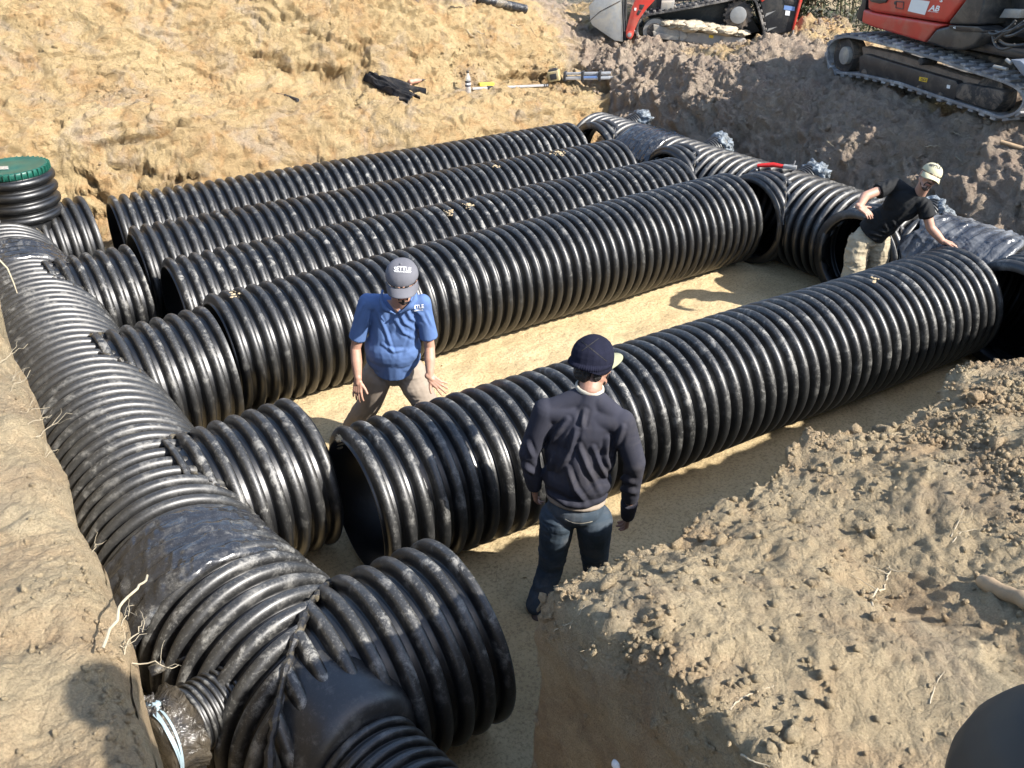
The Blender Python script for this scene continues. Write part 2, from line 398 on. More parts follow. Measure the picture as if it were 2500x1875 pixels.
# right bank: tipped sand with a scraped end face near the camera
ss_ = lin((-.22, .10, .0035), (.10, 4.2, .0115), (4.2, 8.5, .04), (8.5, 13, .12)); tt_ = lin((-8, -1.2, .12), (-1.2, -.06, .0115), (-.06, .20, .0045))
Sg, Tg = np.meshgrid(ss_, tt_, indexing='ij')
def right_crest(x):       # y of the crest as a function of x
    return np.interp(x, [1.0, 1.5, 2.1, 2.8, 3.4, 4.2, 5.2, 7, 13], [1.66, 1.90, 2.10, 2.13, 2.06, 2.06, 2.10, 2.3, 2.9]) + .07*vn(np.stack([x, x*0, x*0], -1), 1.7, 15)+.035*vn(np.stack([x, x*0, x*0], -1), 5.1, 16)
XR = 1.31+.05*vn(np.stack([Tg, Tg*0, Tg*0], -1), 1.9, 17)+Sg
YR = right_crest(XR)+Tg
dwest = Sg; dnorth = -Tg
topz = np.interp(np.clip(dnorth, 0, 9), [0, .25, .8, 1.6, 3], [1.95, 2.02, 2.10, 2.22, 2.4])
topz = topz + .16*np.exp(-((XR-1.5)**2/.25+(YR-1.5)**2/.3)) - .05*np.exp(-((XR-2.9)**2/.5+(YR-1.3)**2/.10)) + .06*np.exp(-((XR-3.6)**2/.3+(YR-1.4)**2/.08))
topz = topz - .06*np.exp(-((XR-2.35)-(YR-1.2)*.2)**2/.02)*np.exp(-(YR-1.1)**2/.25)
lower = sst(dwest, -.20, .02)*.6+.4*sst(dwest, -.05, .09)
ln = sst(dnorth, -.20, .03)
prof = np.minimum(lower, 1)*ln
ZR = topz*prof - .03*(1-prof)
PR = np.stack([XR, YR, ZR], -1); NR = normals_grid(PR); NR *= np.where(NR[..., 2:3] < 0, -1, 1)
tm = sst(prof, .80, .98)
cl = .35+.65*sst(fbm(PR, .9, 2, 120), -.25, .35)
crestm = np.exp(-np.clip(dnorth, 0, 9)/.25)
dr = tm*((.06*fbm(PR, 1.5, 3, 121)) + cl*(.070*np.maximum(0, fbm(PR, 4.5, 3, 122))+.024*np.maximum(-.2, fbm(PR, 13, 3, 123))+.018*ridge(PR, 8, 3, 129)) + .009*fbm(PR, 34, 3, 124)+.06*crestm*np.maximum(0, fbm(PR, 6, 3, 125)))
dr += (1-tm)*(.020*fbm(PR, 2, 3, 126)+.004*fbm(PR, 13, 2, 127)+.012*np.maximum(0, ridge(PR*np.array([1, 1, .3]), 3, 2, 128)-.9))
PR = PR + NR*dr[..., None]
bro = np.clip(.55*(1-tm)+.12*fbm(PR, 1.1, 2, 130), 0, 1)*.8
me = mesh_np('right_bank', PR.reshape(-1, 3), grid_faces(*PR.shape[:2]), {'brown': bro.ravel()})
right_bank = link('terrain', me, SOIL_NEAR); tag(right_bank, kind='structure')
R_PTS, R_N, R_W = PR.reshape(-1, 3), NR.reshape(-1, 3), (tm*cl).ravel()
sheet('terrain', 14.0, 40, -40, -2, 1.40)
from mathutils.bvhtree import BVHTree
def bvh(pts, nu, nv, step=2):
    Pg = pts.reshape(nu, nv, 3)[::step, ::step]; a, b = Pg.shape[:2]
    return BVHTree.FromPolygons([tuple(p) for p in Pg.reshape(-1, 3).tolist()], [tuple(f) for f in grid_faces(a, b).tolist()])
BV_G = bvh(P, len(xs), len(ys), 2); BV_L = bvh(PL, *PL.shape[:2], 2); BV_R = bvh(PR, *PR.shape[:2], 2)
def hit(px, py):
    """where a sight line meets the ground"""
    d = Vector(ray(px, py).tolist()).normalized(); best = None
    for b in (BV_G, BV_L, BV_R):
        h = b.ray_cast(Vector(CAM.tolist()), d)
        if h[0] is not None and (best is None or h[3] < best[3]): best = h
    if best is None: return Vector(aty(px, py, 12.8).tolist()), Vector((0, 0, 1))
    n = best[1]
    if n.dot(d) > 0: n = -n
    return best[0], n

# ---- loose clods: nobody could count them
def ico():
    bm = bmesh.new(); bmesh.ops.create_icosphere(bm, subdivisions=1, radius=1)
    V = np.array([v.co[:] for v in bm.verts]); F = np.array([[v.index for v in f.verts] for f in bm.faces]); bm.free(); return V, F
ICOV, ICOF = ico()
def clods(name, pts, nrm, wt, n, rmin, rmax, seed, brown_v=.05, mat=SOIL_NEAR, power=2.2):
    rg = np.random.default_rng(seed); wt = np.clip(wt, 0, None); idx = rg.choice(len(pts), n, p=wt/wt.sum())
    u = rg.random(n); r = rmin+(rmax-rmin)*u**(power*2.2)
    c = pts[idx]+nrm[idx]*(r*.15)[:, None]+rg.normal(0, .004, (n, 3))
    A = rg.normal(size=(n, 3, 3)); Qm, _ = np.linalg.qr(A)
    sc = rg.uniform(.5, 1.25, (n, 1, 3))
    V = np.sign(ICOV[None])*np.abs(ICOV[None])**.75*(1+.38*rg.uniform(-1, 1, (n, len(ICOV), 1)))*sc*.9
    V = np.einsum('nij,nkj->nki', Qm, V)*r[:, None, None]+c[:, None]
    F = (ICOF[None]+(np.arange(n)*len(ICOV))[:, None, None]).reshape(-1, 3)
    me = mesh_np(name, V.reshape(-1, 3), F, {'brown': np.full(n*len(ICOV), brown_v)})
    return tag(link(name, me, mat, smooth=False), kind='stuff')
vis = (R_PTS[:, 0] < 6.5) & (R_PTS[:, 1] > -.6)
clumpR = sst(fbm(R_PTS, 2.2, 3, 140), .0, .8)**1.5
crR = np.exp(-np.abs(right_crest(R_PTS[:, 0])-R_PTS[:, 1])/.22)+.8*np.exp(-((R_PTS[:, 0]-1.42)**2)/.03)
dens = (R_W > .3)*vis*(.01+clumpR**1.6+.5*crR*clumpR+.12*crR)
clods('soil_clods', R_PTS, R_N, dens+.02*vis, 22000, .0012, .018, 1, power=3.2)
clods('soil_clods', R_PTS, R_N, (R_W > .3)*vis*(clumpR**2+.25*crR), 90, .012, .042, 2, power=.9)
visL = (L_PTS[:, 1] > .6)*(L_PTS[:, 1] < 5)*(L_W > .6)
clods('soil_clods', L_PTS, L_N, visL*(.15+sst(fbm(L_PTS, 3, 3, 142), .1, .8)), 9000, .0015, .014, 3, power=2.6)
clods('soil_clods', G_PTS, G_N, G_RZ*(G_PTS[:, 2] > .3)*(G_BR > .35)*(.1+sst(fbm(G_PTS, 1.7, 3, 143), 0, .7)), 9000, .008, .050, 4, .8, SOIL)
clods('soil_clods', G_PTS, G_N, (G_PTS[:, 2] > .9)*(G_PTS[:, 1] > 11)*(G_BR < .3)*sst(fbm(G_PTS, 1.3, 3, 144), .1, .7)*(.1+np.exp(-((G_PTS[:, 1]-12.7)/.35)**2)), 3000, .006, .032, 5, .0, SOIL)
clods('soil_clods', G_PTS, G_N, (G_PTS[:, 2] < .2)*(G_PTS[:, 1] > 2)*(.3+sst(fbm(G_PTS, 1.1, 3, 145), .1, .7)), 1500, .003, .014, 6, .1, SOIL)

# ------------------------------------------------------------------ corrugated pipes
PR_ = 0.53; PITCHM = 0.1177
PU = np.array([0, .12, .165, .185, .20, .225, .265, .32, .40, .5, .60, .68, .735, .775, .80, .815, .835, .88])
def rib_c(u):
    t = np.abs(u-.5)/.325; c = np.where(t < 1, np.maximum(1-t**2.6, 0)**(1/2.2), 0)
    return c
def corr_arrays(A, d, L, R, depth, pitch, nseg, phase=0., seed=0, flex=.003, rin=None, prof=None):
    A = np.array(A, float); d = np.array(d, float); d = d/np.linalg.norm(d)
    n1 = np.cross([0, 0, 1.], d)
    if np.linalg.norm(n1) < .1: n1 = np.array([1., 0, 0])
    n1 /= np.linalg.norm(n1); n2 = np.cross(d, n1)
    k = np.arange(-1, int(L/pitch)+2)[:, None]
    s = ((k+PU[None]) * pitch + phase*pitch).ravel(); c = np.tile(rib_c(PU), len(k))
    keep = (s > .002) & (s < L-.002); s = np.r_[0, s[keep], L]
    cc = c[keep]; c = np.r_[cc[0], cc, cc[-1]]
    r = R-depth*(1-c)
    rin = rin or R-depth-.012
    s = np.r_[s[0]+.35*L if L < 1 else .9, s[0]+.001, s[0], s, s[-1], s[-1]-.001, s[-1]-(.35*L if L < 1 else .9)]
    r = np.r_[rin, rin, rin+.004, r, rin+.004, rin, rin]; c = np.r_[0, 0, .3, c, .3, 0, 0]
    th = np.linspace(0, 2*PI, nseg, endpoint=False)
    SS, TH = np.meshgrid(s, th, indexing='ij'); RR = np.repeat(r[:, None], nseg, 1); CC = np.repeat(c[:, None], nseg, 1)
    q = np.stack([SS*1.4, np.cos(TH), np.sin(TH)], -1)
    wob = flex*fbm(q, 1.6, 2, seed+3) + flex*.5*vn(q*np.array([6, 1.5, 1.5]), 1.2, seed+5)
    RR = RR + wob
    bend = .010*np.sin(SS*2.1+seed)
    n1_, n2_ = n1, n2
    P = A + d*SS[..., None] + (RR*np.cos(TH)+bend)[..., None]*n1_ + (RR*np.sin(TH))[..., None]*n2_
    nz = (np.cos(TH)*n1_[2]+np.sin(TH)*n2_[2])
    return P, CC, sst(nz, -.35, .55)
def finish_pipe(name, P, CC, UPM, mat, parent=None, cuts=(), holes=()):
    nu, nv = P.shape[:2]
    Fq = grid_faces(nu, nv, True)
    if holes:
        Cn = P.reshape(-1, 3)[Fq].mean(1); keep = np.ones(len(Fq), bool)
        for (hx_, hy_, sg_) in holes: keep &= ~((np.hypot(Cn[:, 1]-hy_, Cn[:, 2]-PR_) < .425) & ((Cn[:, 0]-hx_)*sg_ > 0))
        Fq = Fq[keep]
    me = mesh_np(name, P.reshape(-1, 3), Fq, {'crest': CC.ravel(), 'topside': UPM.ravel()})
    if cuts:
        bm = bmesh.new(); bm.from_mesh(me)
        for co_, no in cuts:
            g = bm.verts[:]+bm.edges[:]+bm.faces[:]
            bmesh.ops.bisect_plane(bm, geom=g, plane_co=co_, plane_no=no, clear_outer=True, dist=1e-5)
        bm.to_mesh(me); bm.free(); me.update()
    return link(name, me, mat, parent)
def corr(name, A, d, L, mat=PIPE, parent=None, R=PR_, depth=.072, pitch=PITCHM, nseg=96, phase=0., seed=0, cuts=(), rin=None, flex=.0028, holes=()):
    P, CC, U_ = corr_arrays(A, d, L, R, depth, pitch, nseg, phase, seed, flex, rin)
    return finish_pipe(name, P, CC, U_, mat, parent, cuts, holes)
def lug_mesh(A, d, L, ang, phase, every=1, R=PR_, depth=.064, pitch=PITCHM, skip=0.):
    A = np.array(A, float); d = np.array(d, float); d /= np.linalg.norm(d)
    n1 = np.cross([0, 0, 1.], d); n1 /= np.linalg.norm(n1); n2 = np.cross(d, n1)
    V = []; F = []
    rad = math.cos(ang)*n1+math.sin(ang)*n2; tan = -math.sin(ang)*n1+math.cos(ang)*n2
    rg = random.Random(int(L*100)+int(ang*10))
    k = 0
    while True:
        s = (k+phase)*pitch
        k += every
        if s > L-.02: break
        if s < .03 or rg.random() < skip: continue
        c = A+d*s+rad*(R-depth*.62)
        b = len(V)
        for a1 in (-1, 1):
            for a2 in (-1, 1):
                for a3 in (-1, 1): V.append(c+d*a1*.036+rad*a2*.026+tan*a3*.0055)
        F += [[b, b+1, b+3, b+2], [b+4, b+6, b+7, b+5], [b, b+4, b+5, b+1], [b+2, b+3, b+7, b+6], [b, b+2, b+6, b+4], [b+1, b+5, b+7, b+3]]
    return np.array(V), np.array(F)
def add_lugs(A, d, L, ang, phase, parent, **kw):
    V, F = lug_mesh(A, d, L, ang, phase, **kw)
    for k in range(len(V)//8):
        link('joint_lug', mesh_np('joint_lug', V[k*8:k*8+8], F[:6]), M['groove'], parent, smooth=False)

LAT = [(10.51, -.028, 1.60, 7.70, 'farthest long black corrugated pipe, lying along the sandy far wall', PIPE_DUSTY),
       (9.34, -.013, 1.56, 7.66, 'second long corrugated pipe from the sandy far wall', PIPE),
       (8.28, -.012, 1.62, 7.73, 'third long corrugated pipe from the sandy far wall, with a tan mud smear on top', PIPE_DUSTY),
       (7.18, .018, 1.71, 7.82, 'long corrugated pipe right behind the man in the blue shirt', PIPE),
       (4.67, -.030, 1.77, 7.89, 'nearest long corrugated pipe, between the two men in blue shirt and dark beanie', PIPE_DUSTY)]
PW_OBJ = []
for i, (y0, sl_, xl, xr, lab, mt) in enumerate(LAT):
    A = np.array([xl, y0+sl_*xl, PR_-.004]); d = np.array([1, sl_, 0])
    L = (xr-xl)*math.hypot(1, sl_)
    root = empty('drain_pipe', A, lab, 'pipe', 'long corrugated pipes laid side by side in the pit')
    ph = random.random()
    PW_OBJ.append((root, corr('pipe_wall', A, d, L, mt, root, nseg=144 if i == 4 else 96, phase=-.02, seed=i*17+2)))
    if i >= 2:
        for ang in ((-.62, .35) if i == 4 else (-.35,)):
            add_lugs(A, d, 1.6, PI+abs(ang) if False else (-ang if ang < 0 else -ang), -.02, root, skip=.3)

def tube(path, rad, n=8, cap=True):
    P = np.array(path, float); m = len(P); rad = np.broadcast_to(rad, (m,))
    T = np.gradient(P, axis=0); T /= np.maximum(np.linalg.norm(T, axis=1, keepdims=True), 1e-9)
    V = []; ref = np.array([0, 0, 1.]) if abs(T[0][2]) < .9 else np.array([1., 0, 0])
    a = np.cross(T[0], ref); a /= np.linalg.norm(a)
    for i in range(m):
        a = a-T[i]*(a@T[i]); a /= np.linalg.norm(a); b = np.cross(T[i], a)
        th = np.linspace(0, 2*PI, n, endpoint=False)
        V.append(P[i]+rad[i]*(np.cos(th)[:, None]*a+np.sin(th)[:, None]*b))
    V = np.concatenate(V); F = grid_faces(m, n, True).tolist()
    if cap: F += [list(range(n))[::-1], list(range((m-1)*n, m*n))]
    return V, F
class MB:
    """collects shapes and links them as one mesh"""
    def __init__(s): s.V = []; s.F = []; s.n = 0
    def add(s, V, F):
        s.V += [tuple(v) for v in np.asarray(V, float).tolist()]; s.F += [[int(i)+s.n for i in f] for f in F]; s.n = len(s.V); return s
    def tube(s, path, rad, n=8): return s.add(*tube(path, rad, n))
    def box(s, c, x, y, z, hx, hy, hz):
        c, x, y, z = [np.array(q, float) for q in (c, x, y, z)]
        V = [c+x*a*hx+y*b*hy+z*e*hz for a in (-1, 1) for b in (-1, 1) for e in (-1, 1)]
        return s.add(V, [[0, 1, 3, 2], [4, 6, 7, 5], [0, 4, 5, 1], [2, 3, 7, 6], [0, 2, 6, 4], [1, 5, 7, 3]])
    def prism(s, pts, off):          # planar outline pts (3-D) pushed along off
        pts = [np.array(p, float) for p in pts]; off = np.array(off, float); n = len(pts)
        V = pts+[p+off for p in pts]
        return s.add(V, [list(range(n)), list(range(2*n-1, n-1, -1))]+[[i, i+n, (i+1) % n+n, (i+1) % n] for i in range(n)])
    def build(s, name, mat, parent=None, bevel=0, smooth=False, seg=2):
        me = bpy.data.meshes.new(name); me.from_pydata(s.V, [], s.F); me.update()
        bm = bmesh.new(); bm.from_mesh(me); bmesh.ops.recalc_face_normals(bm, faces=bm.faces)
        if bevel:
            es = [e for e in bm.edges if len(e.link_faces) == 2 and e.calc_face_angle(0) > .5]
            bmesh.ops.bevel(bm, geom=es, offset=bevel, segments=seg, affect='EDGES', profile=.6, clamp_overlap=True)
        bm.to_mesh(me); bm.free()
        o = link(name, me, mat, parent, smooth=smooth)
        if bevel or smooth:
            me.polygons.foreach_set('use_smooth', np.ones(len(me.polygons), bool))
            try: me.set_sharp_from_angle(angle=math.radians(40))
            except Exception: pass
        return o
def weld_bead(y0, x0, zc, R, parent, dirx, r=.013, seed=0, amax=1.0):
    """lumpy weld where a branch of equal size meets the header: two legs of the saddle seam"""
    rg = np.random.default_rng(seed)
    for sgn in (-1, 1):
        mb = MB()
        a = np.linspace(.16, R*amax*.98, 26)
        path = np.stack([x0+dirx*a, y0+sgn*a, zc+np.sqrt(R*R-a*a)], -1)
        path = path+rg.normal(0, .004, path.shape)
        mb.tube(path, r*rg.uniform(.6, 1.5, len(a)), 7)
        mb.build('weld_bead', M['groove'], parent, smooth=True)
def wrap(name, A, d, L, R, mat, parent, seed=0, lump=.02, a0=-.5, a1=PI+.5, frayed=.03):
    A = np.array(A, float); d = np.array(d, float); d /= np.linalg.norm(d)
    n1 = np.cross([0, 0, 1.], d); n1 /= np.linalg.norm(n1); n2 = np.cross(d, n1)
    ns, na = int(L/.008), 240
    s = np.linspace(0, 1, ns); th = np.linspace(a0, a1, na)
    SS, TH = np.meshgrid(s, th, indexing='ij')
    e0 = frayed*vn(np.stack([TH*3, TH*0, TH*0], -1), 1, seed); e1 = frayed*vn(np.stack([TH*3, TH*0+9, TH*0], -1), 1, seed)
    X = e0+(L+e1-e0)*SS
    q = np.stack([X*3, np.cos(TH)*1.6, np.sin(TH)*1.6], -1)
    rib = -.016*(1-rib_c((X/PITCHM) % 1))*(.6+.4*vn(q, 1.2, seed+8))
    fold = lump*np.clip(ridge(np.stack([X*2+TH*1.3, TH*2.5-X*3, X*0], -1), 1.3, 3, seed+2)-.55, 0, 2)
    diag = .010*np.maximum(0, np.sin((X*26+TH*5)))**8
    RR = R+.006+rib+fold+diag+.003*vn(q, 9, seed+5)
    RR -= .03*np.exp(-SS/.01)+.03*np.exp(-(1-SS)/.01)
    P = A+d*X[..., None]+(RR*np.cos(TH))[..., None]*n1+(RR*np.sin(TH))[..., None]*n2
    return link(name, mesh_np(name, P.reshape(-1, 3), grid_faces(ns, na), {'crest': (X*0+.5).ravel(), 'topside': sst(np.sin(TH), 0, .7).ravel()}), mat, parent)
TAPE = pipe_material('stretched_black_film_wrap', .55, base=(.016, .017, .020), rough=.17, seed=2.2)

# ---- left header with five branches, riser and lid
hx = lambda y: .79-.03*y
zc = PR_-.002
left = empty('header_pipe', (hx(6), 6, 0), 'long corrugated header pipe beside the left bank, with a green-lidded riser and taped joint', 'pipe')
corr('pipe_wall', (hx(4.25), 4.25, zc), (-.03, 1, 0), 7.0, PIPE_CLEAN, left, nseg=160, seed=71, phase=.3, flex=.0015, pitch=.1177, depth=.062, holes=[(hx(y_), y_, 1) for y_ in (10.60, 8.77, 6.94, 5.11)])
mc = np.array([.90, 3.24, .5])                       # mitre between the last header length and its end branch
dE = np.array([hx(4.35)-.90+.02, 4.35-3.24, 0]); dE /= np.linalg.norm(dE)
s1 = dE; s2 = np.array([1, .05, 0])/math.hypot(1, .05); mn = (s1-s2); mn /= np.linalg.norm(mn)
A1 = mc*np.array([1, 1, 0])+np.array([0, 0, zc])-s1*.75
corr('end_length', A1, s1, 1.95, PIPE_DUSTY, left, nseg=200, seed=73, phase=.5, cuts=[(tuple(mc), tuple(-mn))], depth=.066, pitch=.125)
A2 = mc*np.array([1, 1, 0])+np.array([0, 0, zc+.004])-s2*.75
corr('end_branch', A2, s2, .75+.87, PIPE_DUSTY, left, nseg=220, seed=75, phase=.35, cuts=[(tuple(mc), tuple(mn))], depth=.070, pitch=.125)
# mitre weld
mb = MB(); rg = np.random.default_rng(4); bis = (s1+s2)/np.linalg.norm(s1+s2); sec = (PR_-.02)/math.sin(math.acos(float(s1@bis)))
t_ = np.linspace(-.1, PI+.1, 70)
path = np.stack([mc[0]+bis[0]*sec*np.cos(t_), mc[1]+bis[1]*sec*np.cos(t_), zc+(PR_-.018)*np.sin(t_)], -1)+rg.normal(0, .005, (70, 3))
mb.tube(path, .020*rg.uniform(.6, 1.4, 70), 8); mb.build('weld_bead', M['groove'], left, smooth=True)
add_lugs(A2, s2, 1.6, .60, .33, left, pitch=.125, depth=.07); add_lugs(A2, s2, 1.6, -.25, .33, left, pitch=.125, depth=.07)
SMOOTH = pipe_material('smooth_black_plastic', .35, base=(.016, .0165, .018), rough=.38, seed=6.6)
# smooth collar and small outlet on the near side of the end branch
def lathe(name, A, d, prof, mat, parent, nseg=96, crest=.6):
    A = np.array(A, float); d = np.array(d, float); d /= np.linalg.norm(d)
    ref = np.array([0, 0, 1.]) if abs(d[2]) < .9 else np.array([0., 1, 0])
    n1 = np.cross(ref, d); n1 /= np.linalg.norm(n1); n2 = np.cross(d, n1)
    s = np.array([p[0] for p in prof]); r = np.array([p[1] for p in prof]); th = np.linspace(0, 2*PI, nseg, endpoint=False)
    SS, TH = np.meshgrid(s, th, indexing='ij'); RR = np.repeat(r[:, None], nseg, 1)
    P = A+d*SS[..., None]+(RR*np.cos(TH))[..., None]*n1+(RR*np.sin(TH))[..., None]*n2
    nz = np.cos(TH)*n1[2]+np.sin(TH)*n2[2]
    return link(name, mesh_np(name, P.reshape(-1, 3), grid_faces(len(s), nseg, True), {'crest': (SS*0+crest).ravel(), 'topside': (sst(nz, -.35, .55)*.8).ravel()}), mat, parent)
dn = np.array([.16, -1, 0.0]); dn /= np.linalg.norm(dn)
lathe('smooth_collar', (.88, 3.20, .60), dn, [(0, .38), (.20, .375), (.32, .36), (.40, .345), (.45, .325), (.48, .29), (.485, .2)], SMOOTH, left)
corr('small_outlet', (.955, 2.73, .58), dn, 1.5, PIPE_CLEAN, left, R=.285, depth=.035, pitch=.075, nseg=120, seed=81)
for k, (yB, x1) in enumerate([(10.60, 1.38), (8.77, 1.43), (6.94, 1.62), (5.11, 1.70)]):
    A = np.array([hx(yB), yB, zc+.006]); d = np.array([1, .05, 0]); A = A+np.array([.17, .0085, 0]); L = (x1-A[0])
    corr('branch_stub', A, d, L, PIPE_DUSTY if k else PIPE_CLEAN, left, nseg=128, seed=90+k, phase=.1*k+(.55 if k < 3 else .30), depth=.066)
    weld_bead(yB, hx(yB), zc, PR_-.01, left, 1, seed=k, r=.012)
    if k > 0: add_lugs(A, d, L, -.45, .1*k+(.55 if k < 3 else .30), left)
wrap('tape_wrap', (hx(4.05)+.03, 3.93, zc), (hx(4.4)-hx(3.95)-.04, .5, 0), .52, PR_+.004, TAPE, left, seed=3, lump=.010)
wrap('tape_wrap', (hx(9.15), 9.1, zc), (-.03, 1, 0), .60, PR_+.004, TAPE, left, seed=5, lump=.012)
# riser
rx, ry = .77, 10.62
lathe('riser_pipe', (rx, ry, .95), (0, 0, 1), sum([[(k*.125+u*.125, .355+.045*float(rib_c(np.array(u)))) for u in (.05, .15, .2, .3, .5, .7, .8, .85, .95)] for k in range(4)], [(-.4, .36), (0, .355)])+[(.5, .355), (.5, .30)], PIPE_CLEAN, left, crest=.35)
lid = lathe('riser_lid', (rx, ry, 1.44), (0, 0, 1), [(0, .355), (.0, .362), (.055, .350), (.065, .345), (.068, .325), (.060, .300), (.062, .12), (.066, .1), (.066, .001)], M['green'], left)
for k in range(40):
    a = 2*PI*k/40; e = np.array([math.cos(a), math.sin(a), 0]); t = np.array([-e[1], e[0], 0])
    MB().box(np.array([rx, ry, 1.478])+e*.352, e, t, (0, 0, 1), .022, .004, .030).build('lid_rib', M['green'], lid)
mb = MB().prism([(rx-.12, ry-.10, 1.508), (rx-.03, ry-.14, 1.508), (rx-.02, ry-.02, 1.508), (rx-.11, ry+.01, 1.508)], (0, 0, .004))
mb.build('lid_sticker', M['clear'], lid)

# small capped outlet on the bank side
sp = np.array([.62, 3.34, .72]); sd = np.array([-.93, -.28, .10]); sd /= np.linalg.norm(sd)
corr('side_outlet', sp, sd, .46, PIPE_CLEAN, left, R=.165, depth=.014, pitch=.034, nseg=72, seed=55, flex=.002)
def crumple(name, c, rad, mat, parent=None, seed=0, amp=.35, sub=5, squash=(1, 1, 1), f=2.2):
    bm = bmesh.new(); bmesh.ops.create_icosphere(bm, subdivisions=sub, radius=1)
    V = np.array([v.co[:] for v in bm.verts]); Fq = np.array([[v.index for v in fa.verts] for fa in bm.faces]); bm.free()
    r = 1+amp*(ridge(V, f, 3, seed)-.6)*.8+amp*.5*fbm(V, 1.3, 2, seed+1)
    V = V*r[:, None]*np.array(squash)*rad+np.array(c)
    return link(name, mesh_np(name, V, Fq), mat, parent)
capc = sp+sd*.47
bag = empty('plastic_bag', capc, 'thin black bag tied with pale blue tape over the small side outlet', 'plastic bag')
n1 = np.cross([0, 0, 1.], sd); n1 /= np.linalg.norm(n1); n2 = np.cross(sd, n1)
rows = []; prof = [(.012, .0), (.016, .05), (.010, .11), (.008, .150), (-.004, .171), (-.03, .175), (-.06, .176), (-.09, .178), (-.12, .186), (-.145, .20)]
th = np.linspace(0, 2*PI, 120, endpoint=False)
for q, (s_, r_) in enumerate(prof):
    rr = r_+(.002+.016*max(0, -s_-.07)/.07)*ridge(np.stack([np.cos(th)*2, np.sin(th)*2, th*0+s_*6], -1), 1.8, 3, 6)
    rr = np.maximum(rr, 0)
    rows.append(capc+sd*(s_+(.006*vn(np.stack([np.cos(th)*r_*9, np.sin(th)*r_*9, th*0], -1), 1.5, 3)))[:, None]+rr[:, None]*(np.cos(th)[:, None]*n1+np.sin(th)[:, None]*n2))
link('bag_skin', mesh_np('bag_skin', np.concatenate(rows), grid_faces(len(prof), 120, True)), M['film'], bag)
for q, (dr, w_) in enumerate([(-.020, .008), (-.034, .005), (-.010, .004)]):
    c0 = capc+sd*dr; pts = [c0+(.181+.002*q)*(math.cos(a)*n1+math.sin(a)*n2)+sd*.008*math.sin(a*2+q*2) for a in np.linspace(0, 2*PI, 60)]
    V = []
    for p in pts: V += [p-sd*w_, p+sd*w_]
    link('tie_tape', mesh_np('tie_tape', np.array(V), [[2*i, 2*i+1, 2*i+3, 2*i+2] for i in range(59)]), M['bluetape'], bag)
kn = capc-sd*.03+n2*.195-n1*.01
crumple('tie_knot', kn, .022, M['bluetape'], bag, seed=3, amp=.5, sub=4, squash=(1.2, 1, .8))
crumple('bag_neck', kn-sd*.035-n2*.01+n1*.012, .022, M['film'], bag, seed=5, amp=.8, sub=4)
for q, (lw, hw, dirv) in enumerate([(.11, .030, n2*.35+n1*.5+sd*.5), (.06, .022, n2*.3-n1*.8), (.10, .05, -n2*.6-n1*.5-sd*.6)]):
    a = np.linspace(0, 1, 24); b = np.linspace(-1, 1, 14); Aa, Bb = np.meshgrid(a, b, indexing='ij')
    dirv = dirv/np.linalg.norm(dirv); sdv = np.cross(dirv, n2+n1*.3); sdv /= np.linalg.norm(sdv)
    st_ = kn if q < 2 else capc-sd*.10-n2*.12-n1*.12
    Pq = st_+Aa[..., None]*lw*dirv+(Bb*(.25+Aa)*hw)[..., None]*sdv+(.012*ridge(np.stack([Aa*2, Bb, Aa*0], -1), 2, 2, 9+q))[..., None]*n2
    link('bag_flap', mesh_np('bag_flap', Pq.reshape(-1, 3), grid_faces(24, 14)), M['film'], bag)

# ---- right header
hr = lambda y: 8.55-.02*y
right = empty('header_pipe', (hr(6), 6, 0), 'corrugated header pipe below the right bank, with five open branches facing the long pipes', 'pipe')
corr('pipe_wall', (hr(2.2), 2.2, zc), (-.02, 1, 0), 8.45, PIPE, right, nseg=128, seed=171, phase=.3, flex=.003, pitch=.122, holes=[(hr(y_), y_, -1) for y_ in (10.13, 8.57, 7.12, 5.62, 3.93)])
for k, yB in enumerate([10.13, 8.57, 7.12, 5.62, 3.93]):
    A = np.array([hr(yB)-.15, yB, zc+.006]); d = np.array([-1, .02, 0])
    corr('branch_stub', A, d, hr(yB)-.15-7.92, PIPE, right, nseg=112, seed=190+k, phase=.62, depth=.05, rin=.435)
    weld_bead(yB, hr(yB), zc, PR_-.015, right, -1, seed=k+9, r=.010)
wrap('tape_wrap', (hr(9.2), 8.98, zc), (-.02, 1, 0), .75, PR_+.004, TAPE, right, seed=13, lump=.009)
sheetw = wrap('plastic_sheet', (hr(4.4), 4.28, zc), (-.02, 1, 0), .95, PR_+.012, M['film2'], right, seed=23, lump=.014, a0=-.1, a1=PI*.98, frayed=.10)
for k, (yB, lab) in enumerate([(10.36, 'crumpled pale plastic bag behind the far end of the right header'), (8.73, 'crumpled pale plastic bag on the header behind the second branch'), (7.15, 'crumpled grey plastic bag beside the red clamp tool'), (5.5, 'crumpled pale plastic bag behind the man in the black shirt')]):
    b = empty('plastic_bag', (9.0, yB, .9), lab, 'plastic bag', 'crumpled bags over the small outlets behind the right header')
    crumple('bag_skin', (8.96, yB, .90), .155, M['rag'], b, seed=60+k, amp=.42, sub=5, squash=(.85, 1.2, .9), f=1.3)
    corr('small_outlet', (8.60, yB, .80), (1, 0, .25), .40, PIPE_CLEAN, b, R=.15, depth=.014, pitch=.034, nseg=40, seed=57)

